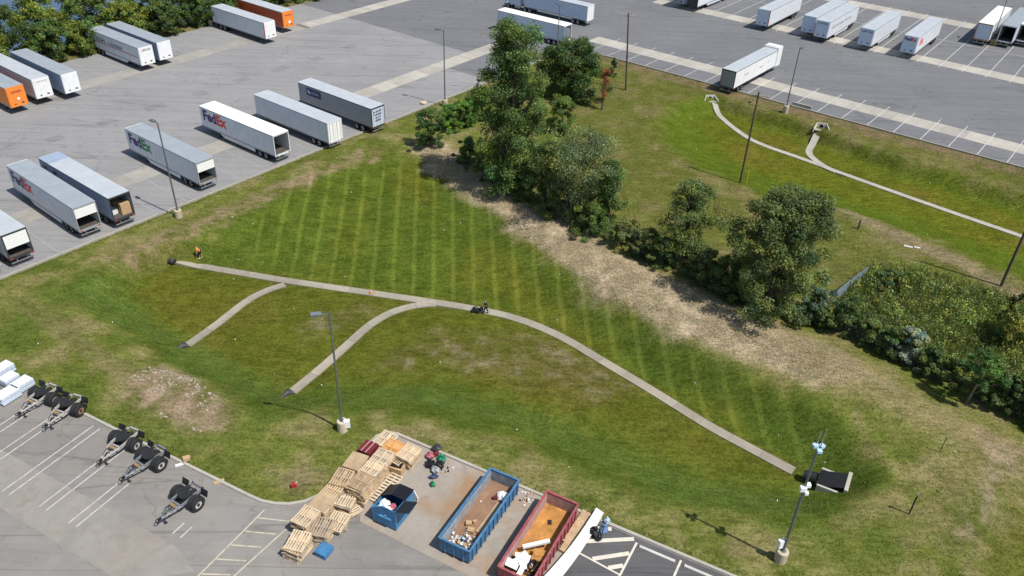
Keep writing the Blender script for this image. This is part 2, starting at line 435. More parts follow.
plain('fabric_blue', (.26, .34, .40), .7, var=.15)
m, n, l, b = nt('water'); b.inputs['Base Color'].default_value = (.055, .09, .14, 1); b.inputs['Roughness'].default_value = .12
bump(n, l, b, noise(n, l, mapped(n, l), 1.4, 3), .25, .06)

# ------------------------------------------------------------------ mesh helpers
class MB:
    def __init__(s): s.v = []; s.f = []; s.m = []
    def add(s, vs, fs, m=0):
        o = len(s.v); s.v += [tuple(p) for p in vs]
        s.f += [tuple(i + o for i in f) for f in fs]; s.m += [m] * len(fs); return s
    def box(s, c, d, rz=0.0, m=0, ry=0.0, rx=0.0):
        hx, hy, hz_ = d[0] / 2, d[1] / 2, d[2] / 2
        R = Matrix.Rotation(rz, 3, 'Z') @ Matrix.Rotation(ry, 3, 'Y') @ Matrix.Rotation(rx, 3, 'X')
        vs = [R @ Vector((x, y, z)) + Vector(c) for x in (-hx, hx) for y in (-hy, hy) for z in (-hz_, hz_)]
        return s.add(vs, [(0, 1, 3, 2), (4, 6, 7, 5), (0, 4, 5, 1), (2, 3, 7, 6), (0, 2, 6, 4), (1, 5, 7, 3)], m)
    def bx(s, x0, x1, y0, y1, z0, z1, m=0):
        return s.box(((x0 + x1) / 2, (y0 + y1) / 2, (z0 + z1) / 2), (abs(x1 - x0), abs(y1 - y0), abs(z1 - z0)), m=m)
    def tube(s, pts, rs, n=8, m=0, cap=True):
        pts = [Vector(p) for p in pts]
        if isinstance(rs, (int, float)): rs = [rs] * len(pts)
        vs = []; fs = []
        for i, p in enumerate(pts):
            t = (pts[min(i + 1, len(pts) - 1)] - pts[max(i - 1, 0)])
            t = t.normalized() if t.length > 1e-9 else Vector((0, 0, 1))
            a = t.cross(Vector((0, 0, 1)));  a = a.normalized() if a.length > .05 else Vector((1, 0, 0))
            b = t.cross(a).normalized()
            for k in range(n):
                w = 2 * math.pi * k / n; vs.append(p + (a * math.cos(w) + b * math.sin(w)) * rs[i])
        for i in range(len(pts) - 1):
            for k in range(n):
                k2 = (k + 1) % n; fs.append((i * n + k, i * n + k2, (i + 1) * n + k2, (i + 1) * n + k))
        if cap: fs.append(tuple(range(n - 1, -1, -1))); fs.append(tuple(range((len(pts) - 1) * n, len(pts) * n)))
        return s.add(vs, fs, m)
    def prism(s, poly, z0, z1, m=0):
        n = len(poly); vs = [(p[0], p[1], z0) for p in poly] + [(p[0], p[1], z1) for p in poly]
        fs = [tuple(range(n - 1, -1, -1)), tuple(range(n, 2 * n))] + [(i, (i + 1) % n, n + (i + 1) % n, n + i) for i in range(n)]
        return s.add(vs, fs, m)
    def prism_y(s, poly, y0, y1, m=0):
        """poly in x,z extruded along y"""
        n = len(poly); vs = [(p[0], y0, p[1]) for p in poly] + [(p[0], y1, p[1]) for p in poly]
        fs = [tuple(range(n)), tuple(range(2 * n - 1, n - 1, -1))] + [(i, n + i, n + (i + 1) % n, (i + 1) % n) for i in range(n)]
        return s.add(vs, fs, m)
    def blob(s, c, r, m=0, seed=0, seg=8, jit=.2):
        rg = random.Random(seed); vs = []; fs = []
        rings = max(4, seg // 2 + 1)
        for i in range(rings + 1):
            th = math.pi * i / rings
            for k in range(seg):
                ph = 2 * math.pi * k / seg; q = 1 + rg.uniform(-jit, jit) * (0 < i < rings)
                vs.append((c[0] + r[0] * q * math.sin(th) * math.cos(ph), c[1] + r[1] * q * math.sin(th) * math.sin(ph), c[2] + r[2] * q * math.cos(th)))
        for i in range(rings):
            for k in range(seg):
                k2 = (k + 1) % seg; fs.append((i * seg + k, (i + 1) * seg + k, (i + 1) * seg + k2, i * seg + k2))
        return s.add(vs, fs, m)
    def mesh(s, name, mats):
        me = bpy.data.meshes.new(name); me.from_pydata(s.v, [], s.f); me.update()
        for k in (mats if isinstance(mats, (list, tuple)) else [mats]): me.materials.append(MAT[k])
        if any(s.m): me.polygons.foreach_set('material_index', s.m)
        return me
    def build(s, name, mats, parent=None, smooth=False):
        me = s.mesh(name, mats)
        if smooth: me.polygons.foreach_set('use_smooth', [True] * len(me.polygons))
        return link(name, me, parent)
def link(name, me, parent=None):
    o = bpy.data.objects.new(name, me); COL.objects.link(o)
    if parent is not None: o.parent = parent
    return o
def tag(o, label, cat, group=None):
    o['label'] = label; o['category'] = cat
    if group: o['group'] = group
    return o
def thing(name, label, cat, loc=(0, 0, 0), rz=0.0, group=None, scale=1.0):
    o = bpy.data.objects.new(name, None); COL.objects.link(o); o.empty_display_size = .3
    o.location = loc; o.rotation_euler = (0, 0, rz); o.scale = (scale,) * 3
    return tag(o, label, cat, group)
def struct(o): o['kind'] = 'structure'; return o
def stuff(o, label, cat=None):
    o['kind'] = 'stuff'; o['label'] = label
    if cat: o['category'] = cat
    return o
def copy_tree(o, parent=None):
    c = o.copy(); COL.objects.link(c); c.parent = parent
    for ch in list(o.children): copy_tree(ch, c)
    return c
def quads(name, V, cols, mat, parent=None, n=4):
    """many small faces at once: V (k,n,3), cols (k,3)"""
    k = len(V); me = bpy.data.meshes.new(name)
    me.vertices.add(k * n); me.loops.add(k * n); me.polygons.add(k)
    me.vertices.foreach_set('co', V.reshape(-1).astype(np.float32))
    me.loops.foreach_set('vertex_index', np.arange(k * n, dtype=np.int32))
    me.polygons.foreach_set('loop_start', np.arange(0, k * n, n, dtype=np.int32))
    me.update(calc_edges=True)
    ca = me.color_attributes.new('Col', 'FLOAT_COLOR', 'POINT')
    ca.data.foreach_set('color', np.repeat(np.concatenate([cols, np.ones((k, 1))], 1), n, axis=0).reshape(-1).astype(np.float32))
    me.materials.append(MAT[mat]); return link(name, me, parent)
def sheet(name, poly, z, mat, parent=None):
    me = bpy.data.meshes.new(name); n = len(poly)
    me.from_pydata([(p[0], p[1], z) for p in poly] + [(p[0], p[1], z - .3) for p in poly], [], [tuple(range(n))] + [(i, n + i, n + (i + 1) % n, (i + 1) % n) for i in range(n)])
    me.update(); me.materials.append(MAT[mat]); o = link(name, me, parent); return o
def strip_sheet(mb, a, b, w, z, m=0):
    d = (Vector(b) - Vector(a)); d.z = 0; nn = Vector((-d.y, d.x, 0)).normalized() * (w / 2)
    vs = [a + nn, a - nn, b - nn, b + nn]
    mb.add([(p.x, p.y, z) for p in vs], [(0, 1, 2, 3)], m)

# ------------------------------------------------------------------ ground
def ground_colour(x, y):
    n1 = fbm(x, y, 9, 4, 1); n2 = fbm(x, y, 2.6, 4, 2); n3 = fbm(x, y, 22, 3, 3); n4 = fbm(x, y, 1.2, 3, 7)
    K = lambda *c: np.array(c)
    def lay(c, w, col):
        w = np.clip(w, 0, 1)[..., None]; return c * (1 - w) + col * w
    c = np.zeros(x.shape + (3,)) + K(.122, .142, .044)
    c = lay(c, sm(.42, .66, n2) * .75, K(.225, .20, .10))
    c = lay(c, sm(.50, .30, n1) * .6, K(.075, .11, .028))
    d1 = sdist(x, y, TOP1) + (n2 - .5) * 5
    f1 = sdist(x, y, FLO1) + (n2 - .5) * 4
    c = lay(c, sm(1.0, -3.0, d1), K(.080, .112, .025))
    c = lay(c, sm(1.0, -3.0, d1) * sm(.5, .7, n2) * .4, K(.115, .13, .034))
    # floor, olive with worn brown ground between the ditches
    c = lay(c, sm(1.5, -2.5, f1) * .9, K(.098, .108, .022))
    c = lay(c, sm(1.5, -2.5, f1) * sm(.45, .65, n1) * .6, K(.118, .108, .026))
    for px, w in (([(430, 330), (520, 325), (600, 352), (650, 390), (600, 405), (520, 385), (430, 372), (370, 370), (390, 345)], .75),
                  ([(310, 305), (370, 298), (375, 310), (345, 330), (312, 345), (300, 325)], .75), ([(370, 352), (400, 350), (398, 366), (362, 372)], .8)):
        d = sdist(x, y, P(px, -2.4)) + (n2 - .5) * 5
        c = lay(c, sm(1.0, -2.5, d) * w * (.4 + .9 * sm(.35, .65, n4)), K(.128, .116, .052))
        c = lay(c, sm(0, -2, d) * sm(.6, .72, n4) * .35, K(.22, .205, .15))
    d = sdist(x, y, P([(120, 290), (160, 270), (240, 285), (265, 295), (200, 340), (150, 330)], -2)) + (n2 - .5) * 3
    c = lay(c, sm(1, -3, d) * .7, K(.115, .115, .022))
    # lush toe along the south side
    tl = ldist(x, y, P([(100, 300), (160, 335), (240, 385), (300, 405), (430, 398), (520, 418), (600, 452), (700, 500), (790, 505)], -1.8))
    c = lay(c, sm(3.2, .4, tl + (n2 - .5) * 3) * .75, K(.092, .134, .042))
    # mown slope under the far bank
    MOW = P([(240, 240), (300, 190), (420, 170), (500, 225), (600, 297), (700, 362), (800, 420), (815, 465), (700, 410), (600, 350), (520, 310), (420, 293), (300, 275)], -1.6)
    dm = sdist(x, y, MOW); stripe = sm(2.0, -2.0, dm)
    c = lay(c, stripe * .85, K(.080, .112, .023))
    c = lay(c, stripe * sm(.42, .7, n1) * .7, K(.108, .114, .024))
    lush = ldist(x, y, P([(440, 190), (520, 250), (600, 305), (680, 362), (740, 385), (800, 425), (850, 470)], -.6))
    c = lay(c, sm(3.0, .5, lush + (n2 - .5) * 4) * .6, K(.066, .10, .025))
    # dry tall grass on the berm
    DRY = P([(408, 142), (440, 140), (520, 200), (640, 262), (760, 316), (850, 356), (900, 396), (840, 388), (760, 368), (690, 338), (600, 292), (520, 234), (470, 200), (425, 166)], .3)
    dd = sdist(x, y, DRY) + (n2 - .5) * 4.5
    c = lay(c, sm(1.3, -1.4, dd) * (.72 + .28 * n4), K(.36, .30, .205))
    c = lay(c, sm(.6, -1.5, dd) * sm(.5, .7, n4) * .5, K(.42, .36, .26))
    DRY2 = P([(760, 316), (850, 350), (930, 400), (1030, 436), (1060, 500), (985, 480), (930, 440), (860, 400), (800, 378)], .3)
    dd = sdist(x, y, DRY2) + (n2 - .5) * 6
    c = lay(c, sm(1.5, -3, dd) * (.4 + .6 * sm(.35, .6, n4)), K(.235, .20, .105))
    d = sdist(x, y, P([(985, 440), (1030, 455), (1010, 500), (970, 560), (940, 545), (965, 500)], 0)) + (n2 - .5) * 4
    c = lay(c, sm(1.5, -2, d) * .75 * sm(.3, .6, n4), K(.24, .195, .135))
    d = sdist(x, y, P([(1010, 490), (1060, 480), (1100, 600), (960, 600)], 0)) + (n2 - .5) * 2
    c = lay(c, sm(1, -2, d) * .7, K(.105, .105, .03))
    # bare band on the bank below the old yard
    d = ldist(x, y, P([(110, 262), (180, 232), (250, 205), (330, 172), (372, 158)], -.3)) + (n2 - .5) * 5
    c = lay(c, sm(2.1, .4, d) * (.25 + .6 * sm(.38, .62, n4)), K(.205, .165, .095))
    d = ldist(x, y, P([(0, 292), (60, 272), (110, 250)], 0)) + (n2 - .5) * 4
    c = lay(c, sm(2, .3, d) * .5 * sm(.4, .65, n4), K(.22, .18, .10))
    # tracks on the near bank
    for off in (0, 11):
        d = ldist(x, y, P([(10 + off, 300 - off * .5), (70 + off, 345 - off * .5), (150 + off, 398 - off * .4), (215 + off, 425 - off * .4)], -.3))
        c = lay(c, sm(.7, .1, d + (n2 - .5) * .8) * .5, K(.18, .155, .085))
    # rubble patch
    d = sdist(x, y, P([(118, 382), (150, 368), (200, 378), (235, 410), (228, 432), (195, 438), (150, 418), (120, 402)], -.3)) + (n2 - .5) * 3.5
    c = lay(c, sm(.8, -1.2, d) * (.35 + .65 * sm(.4, .6, n4)), K(.26, .205, .135))
    d = sdist(x, y, P([(275, 485), (300, 465), (318, 480), (300, 495)], 0)) + (n2 - .5) * 2
    c = lay(c, sm(1, -1, d) * .6, K(.20, .16, .10))
    # dry band by the near lot
    d = ldist(x, y, P([(440, 452), (560, 495), (700, 550), (800, 570)], 0)) + (n2 - .5) * 5
    c = lay(c, sm(3.5, .5, d) * sm(.4, .62, n4) * .6, K(.22, .20, .10))
    # far basin
    d2 = sdist(x, y, TOP2) + (n2 - .5) * 3; f2 = sdist(x, y, FLO2) + (n2 - .5) * 4
    area2 = sdist(x, y, P([(560, 60), (600, 52), (1100, 185), (1200, 420), (900, 320), (640, 250), (560, 190)], 0))
    c = lay(c, sm(2, -4, area2) * .75, K(.118, .122, .045))
    c = lay(c, sm(2, -4, area2) * sm(.5, .7, n2) * .35, K(.20, .17, .09))
    c = lay(c, sm(1, -2.5, d2) * .95, K(.088, .124, .020))
    c = lay(c, sm(2, -3, f2) * .85, K(.110, .122, .021))
    c = lay(c, sm(0, -4, f2) * sm(.4, .65, n1) * .6, K(.135, .115, .024))
    d = ldist(x, y, [FR.p(-40, -1.6)[:2], FR.p(120, -1.6)[:2]]) + (n2 - .5) * 4
    c = lay(c, sm(3.0, 1.0, d) * (.4 + .6 * sm(.4, .6, n4)), K(.165, .128, .075))
    d = ldist(x, y, P([(845, 208), (900, 238), (960, 262), (1024, 300)], 0)) + (n2 - .5) * 3
    c = lay(c, sm(2.0, .6, d) * .75, K(.235, .195, .12))
    # verges of ditches, strip of long grass
    for ln in CH.values():
        c = lay(c, sm(1.5, .8, ldist(x, y, ln)) * .4, K(.10, .105, .03))
    # bank of the creek
    v = (x - FL.c.x) * FL.n.x + (y - FL.c.y) * FL.n.y
    c = lay(c, sm(59, 61, v) * .8, K(.17, .15, .075)); c = lay(c, sm(63, 66, v) * .9, K(.045, .055, .02))
    gw = sm(.80, 1.12, c[..., 1] / c[..., 0])[..., None]
    c = np.clip(c * (.74 + .52 * n4)[..., None] * (np.array([.95, .92, .88]) * (1 - gw) + np.array([.90, .92, .60]) * gw), .004, .8)
    return c, stripe * (.7 + .3 * sm(.25, .5, n3))
CG, SG = ground_colour(GX, GY)
me = bpy.data.meshes.new('ground')
nx, ny = GX.shape
idx = np.arange(nx * ny).reshape(nx, ny)
me.vertices.add(nx * ny); me.vertices.foreach_set('co', np.stack([GX, GY, ZG], -1).reshape(-1).astype(np.float32))
Q = np.stack([idx[:-1, :-1], idx[1:, :-1], idx[1:, 1:], idx[:-1, 1:]], -1).reshape(-1, 4)
me.loops.add(len(Q) * 4); me.polygons.add(len(Q))
me.loops.foreach_set('vertex_index', Q.reshape(-1).astype(np.int32)); me.polygons.foreach_set('loop_start', np.arange(0, len(Q) * 4, 4, dtype=np.int32))
me.update(calc_edges=True); me.polygons.foreach_set('use_smooth', [True] * len(Q))
ca = me.color_attributes.new('Col', 'FLOAT_COLOR', 'POINT')
ca.data.foreach_set('color', np.concatenate([CG, SG[..., None]], -1).reshape(-1).astype(np.float32))
me.materials.append(MAT['grass']); struct(link('ground', me))

# yards
UB = 52.8
oldp = [FL.p(-190, 0), FL.p(UC - 9.01, 0)]
old_poly = [FL.p(-190, 0), FL.p(min(UB, UC - 9), 0), FL.p(UB, 60), FL.p(-190, 60)]
struct(sheet('truck_yard_asphalt', YARD, 0.0, 'asphalt_new'))
struct(sheet('old_yard_asphalt', [FL.p(-190, .02), FL.p(44, .02), FL.p(44, 9.3), FL.p(UB, 9.3), FL.p(UB, 60), FL.p(-190, 60)], 0.004, 'asphalt_old'))
struct(sheet('near_lot_asphalt', LOT, 0.0, 'asphalt_near'))
def kerb(name, line, w=.17, top=.12, mat='concrete_kerb', side=1):
    mb = MB(); pts = [Vector((p[0], p[1], 0)) for p in line]
    # resample into kerb stones 3 m long
    prof = [(w, -.3), (w, top), (.02, top), (0, top - .03), (0, -.3)]
    rows = []
    for i, p in enumerate(pts):
        t = (pts[min(i + 1, len(pts) - 1)] - pts[max(i - 1, 0)]).normalized(); nn = Vector((t.y, -t.x, 0))
        rows.append([p + nn * (a if side > 0 else -a) * -1 * (1 if side > 0 else 1) + Vector((0, 0, z)) for a, z in prof])
    k = len(prof); vs = [v for r in rows for v in r]
    fs = [(i * k + j, i * k + j + 1, (i + 1) * k + j + 1, (i + 1) * k + j) for i in range(len(rows) - 1) for j in range(k - 1)]
    mb.add(vs, fs); return struct(mb.build(name, mat))
kerb('kerb_truck_yard', kerb_yard, .2, side=-1)
kerb('kerb_near_lot', kerb_near, .24)
# patches of other paving in the near lot
struct(sheet('worn_concrete_apron', [FB.p(-70, -20.2), FB.p(-24.6, -20.6), FB.p(-21.0, -17.6), FB.p(-23.5, -16.7), FB.p(-70, -16.6)], 0.004, 'concrete_worn'))
struct(sheet('container_pad', [FB.p(-13.6, -8.5), FB.p(.9, -8.7), FB.p(.9, .26), FB.p(-16.3, .26), FB.p(-16.3, -4.6)], 0.004, 'concrete_pad'))
struct(sheet('dark_stall_asphalt', [FB.p(1.3, -9), FB.p(60, -9), FB.p(60, .2), FB.p(1.3, .2)], 0.0045, 'asphalt_black'))
# concrete strips of slabs for landing gear
def slab_strip(name, F, u0, u1, v0, v1, z, slab=3.66, mat='concrete_strip'):
    par = bpy.data.objects.new(name, None); COL.objects.link(par); struct(par)
    c = F.p(0, 0); par.location = c; par.rotation_euler = (0, 0, F.a)
    mb = MB(); mb.bx(0, slab - .025, v0, v1, z - .08, z); me_ = mb.mesh('slab', mat)
    u = u0
    while u < u1:
        s = link('slab', me_, par); s.location = (u, 0, 0); u += slab
slab_strip('concrete_strip_old_yard', FL, -45, 20, 9.4, 12.8, 0.010, mat='concrete_old')
slab_strip('concrete_strip_old_yard_end', FL, 20.9, UB - 6, 9.4, 12.8, 0.010)
slab_strip('concrete_strip_old_yard_far', FL, -30, 41, 45.4, 48.8, 0.010, mat='concrete_old')
slab_strip('concrete_strip_new_yard_side', FL, 42, 92, 45.4, 48.8, 0.010)
slab_strip('concrete_strip_new_yard', FR, -40.5, 44, 5.2, 9.1, 0.008)
slab_strip('concrete_strip_new_yard_middle', FR, -46, 52, 39.4, 43.4, 0.008)
slab_strip('concrete_strip_new_yard_far', FR, -20, 62, 70.6, 75.2, 0.008)
slab_strip('concrete_strip_corner', FL, UB - 2.4, UC - 3, 9.4, 12.8, 0.008)
# square repairs in the old yard
for k, (px, py) in enumerate(((55, 139), (107, 122), (155, 107), (200, 94), (242, 80), (280, 69), (316, 59), (350, 47))):
    c_ = FL.uv(onz(px, py)); h_ = 1.15 + .2 * (k % 3)
    o = struct(sheet('asphalt_repair', [FL.p(c_[0] - h_, c_[1] - .95), FL.p(c_[0] + h_, c_[1] - .95), FL.p(c_[0] + h_, c_[1] + 1.0), FL.p(c_[0] - h_, c_[1] + 1.0)], .0085, 'asphalt_repair'))
# painted lines
mb = MB()
for k in range(-10, 14):
    u = 3.8 + 4.05 * k; strip_sheet(mb, FR.p(u - .1, .35), FR.p(u + .15, 11), .13, .0125)
for k in range(-12, 9):
    u = 12.6 + 4.05 * k; strip_sheet(mb, FR.p(u, 38.6), FR.p(u, 57.2), .13, .0125); strip_sheet(mb, FR.p(u, 57.6), FR.p(u, 76.2), .13, .0125)
strip_sheet(mb, FR.p(-40, 57.4), FR.p(50, 57.4), .13, .0128)
struct(mb.build('stall_lines_new_yard', 'paint_white'))
mb = MB()
for k in range(-9, 11):
    u = 1.45 + 4.0 * k; strip_sheet(mb, FL.p(u, .3), FL.p(u, 8.8), .11, .0125); strip_sheet(mb, FL.p(u, 49.2), FL.p(u, 59.5), .11, .0125)
struct(mb.build('stall_lines_old_yard', 'paint_faint'))
mb = MB()
for u, v0, v1 in ((-45.3, -11.4, -17.2), (-42.5, -11.3, -19.2), (-38.6, -11.2, -19.4), (-34.9, -11.6, -19.0), (-31.7, -14.2, -19.0), (-24.4, -14.9, -16.0), (-49.2, -11.2, -19.4), (-53, -11.2, -19.4)):
    for s in (-.38, .38): strip_sheet(mb, FB.p(u + s, v0), FB.p(u + s, v1), .1, .009)
struct(mb.build('stall_lines_near_lot', 'paint_white'))
mb = MB()
strip_sheet(mb, FB.p(-20.5, -11.1), FB.p(-20.5, -26), .12, .009); strip_sheet(mb, FB.p(-17.9, -11.6), FB.p(-19.2, -26), .12, .009)
for v in (-11.2, -12.6, -14.0, -15.4, -16.8, -18.4): strip_sheet(mb, FB.p(-20.4, v - .7), FB.p(-18.1 - .1 * (-11.2 - v), v + .2), .11, .0094)
struct(mb.build('hatch_lines_by_pallets', 'paint_yellow'))
mb = MB()
strip_sheet(mb, FB.p(5.2, -.2), FB.p(5.1, -5.6), .16, .0095); strip_sheet(mb, FB.p(1.85, -3.1), FB.p(5.1, -3.4), .14, .009)
for a, b in (((1.9, -1.9), (4.9, .02)), ((2.9, -3.1), (5.05, -1.35)), ((4.2, -3.25), (5.05, -2.55)), ((1.9, -.5), (3.1, .05))): strip_sheet(mb, FB.p(*a), FB.p(*b), .34, .0088)
strip_sheet(mb, FB.p(8.55, -.1), FB.p(8.5, -5.6), .16, .0095); strip_sheet(mb, FB.p(11.8, -.1), FB.p(11.8, -5.6), .16, .0095)
struct(mb.build('hatch_lines_by_container', 'paint_bright'))

# drainage channels: cast slabs end to end, dished into the lawn
def channel(name, line, w, mat='concrete_channel', over=0.0):
    par = bpy.data.objects.new(name, None); COL.objects.link(par); struct(par)
    L = [Vector((p[0], p[1], 0)) for p in line]
    pts = [L[0]]; acc = 0
    step = .75
    for a, b in zip(L[:-1], L[1:]):
        d = (b - a).length; t = step - acc
        while t <= d: pts.append(a + (b - a) * (t / d)); t += step
        acc = d - (t - step)
    base = height(np.array([p.x for p in pts]), np.array([p.y for p in pts]), False)
    k = np.ones(5) / 5; base = np.convolve(np.pad(base, 2, 'edge'), k, 'valid')
    rows = []
    for i, p in enumerate(pts):
        t = (pts[min(i + 1, len(pts) - 1)] - pts[max(i - 1, 0)]).normalized(); nn = Vector((-t.y, t.x, 0))
        rows.append((p, nn, base[i]))
    i = 0
    while i < len(rows) - 1:
        seg = rows[i:i + 5]
        if len(seg) < 2: break
        mb = MB(); vs = []; g = .012
        for q, (p, nn, z) in enumerate(seg):
            t = Vector((nn.y, -nn.x, 0)); p2 = p + t * (g if q == 0 else (-g if q == len(seg) - 1 else 0))
            for s, dz in ((-1, -.3), (-1, -.035), (-.72, -.05), (0, -.07), (.72, -.05), (1, -.035), (1, -.3)):
                vs.append((p2.x + nn.x * s * w / 2, p2.y + nn.y * s * w / 2, z + dz + .02 + over))
        fs = [(a * 7 + c, a * 7 + c + 1, (a + 1) * 7 + c + 1, (a + 1) * 7 + c) for a in range(len(seg) - 1) for c in range(6)]
        fs += [tuple(range(7)), tuple(range((len(seg) - 1) * 7, len(seg) * 7))[::-1]]
        mb.add(vs, fs); mb.build('slab', mat, par); i += 4
    return par
channel('drain_channel', CH['main'], 1.02)
channel('drain_channel_west', CH['west'], .9, over=.006)
channel('drain_channel_south', CH['south'][:-1], .95, over=.006)
channel('drain_channel_far', CH['far'], .9, 'concrete_kerb')
channel('drain_channel_far_branch', CH['far_branch'], 1.0, 'concrete_kerb', over=.006)

# creek behind the old yard
mb = MB(); a, b, c, d = FL.p(-400, 72), FL.p(500, 72), FL.p(500, 260), FL.p(-400, 260)
mb.add([(p.x, p.y, -2.6) for p in (a, b, c, d)], [(0, 1, 2, 3)]); struct(mb.build('water', 'water'))

# ------------------------------------------------------------------ lettering
_tm = {}
def text_mesh(s, bold=.045):
    if s in _tm: return _tm[s]
    cu = bpy.data.curves.new('lettering', 'FONT'); cu.body = s; cu.offset = bold; cu.resolution_u = 2
    o = bpy.data.objects.new('lettering', cu); COL.objects.link(o)
    dg = bpy.context.evaluated_depsgraph_get(); me = bpy.data.meshes.new_from_object(o.evaluated_get(dg))
    V = np.array([v.co[:2] for v in me.vertices]); F = [tuple(p.vertices) for p in me.polygons]
    bpy.data.objects.remove(o); bpy.data.meshes.remove(me)
    V = (V - V.min(0)) / (V.max(0) - V.min(0)); _tm[s] = (V, F); return _tm[s]
def write(parent, s, mat, org, du, dv, w, h, name='lettering'):
    V, F = text_mesh(s); org, du, dv = Vector(org), Vector(du), Vector(dv)
    mb = MB(); mb.add([org + du * (a * w) + dv * (b * h) for a, b in V], F); return mb.build(name, mat, parent)
def scribble(parent, mat, org, du, dv, w, h, n, seed, slant=.25, name='lettering'):
    """a line of lettering too small to read: strokes of letter size"""
    rg = random.Random(seed); mb = MB(); org, du, dv = Vector(org), Vector(du), Vector(dv)
    cw = w / n
    for k in range(n):
        if rg.random() < .1: continue
        x = k * cw; bars = [(x, 0, cw * .25, h)] + ([(x + cw * .25, h * rg.choice((0, .4, .8)), cw * .5, h * .2)] if rg.random() < .8 else []) + ([(x + cw * .55, 0, cw * .22, h * rg.choice((.6, 1)))] if rg.random() < .7 else [])
        for a, b, c, d in bars:
            mb.add([org + du * (a + p + q * slant) + dv * q for p, q in ((0, b), (c, b), (c, b + d), (0, b + d))], [(0, 1, 2, 3)])
    return mb.build(name, mat, parent)

# ------------------------------------------------------------------ trailers
def wheel_mesh(r=.5, w=.28, dual=True, rim='rim', name='wheel'):
    mb = MB(); tyres = ((.02, w), (-w - .04 + .02 - .02, w)) if dual else ((-w / 2, w),)
    def ring(y0, wd):
        n = 20; prof = [(r * .58, 0), (r * .96, .0), (r, .05), (r, wd - .05), (r * .96, wd), (r * .58, wd)]
        vs = [(math.cos(2 * math.pi * k / n) * pr, y0 + py, math.sin(2 * math.pi * k / n) * pr) for k in range(n) for pr, py in prof]
        q = len(prof); fs = [(k * q + j, k * q + j + 1, ((k + 1) % n) * q + j + 1, ((k + 1) % n) * q + j) for k in range(n) for j in range(q - 1)]
        mb.add(vs, fs, 0)
        for yy in ((y0 + wd - .06), (y0 + .06)):
            vs = [(math.cos(2 * math.pi * k / n) * r * .6, yy, math.sin(2 * math.pi * k / n) * r * .6) for k in range(n)] + [(0, yy - .05, 0)]
            mb.add(vs, [(k, (k + 1) % n, n) for k in range(n)], 1)
    for y0, wd in tyres: ring(y0, wd)
    yo = tyres[0][0] + w; mb.tube([(0, yo - .14, 0), (0, yo + .01, 0)], r * .2, 8, 2)
    return mb.mesh(name, ['tyre', rim, 'dark_steel'])
WHEEL = wheel_mesh(); WHEEL_R = wheel_mesh(rim='rim_rust')
ZF, ZT = 1.18, 4.08

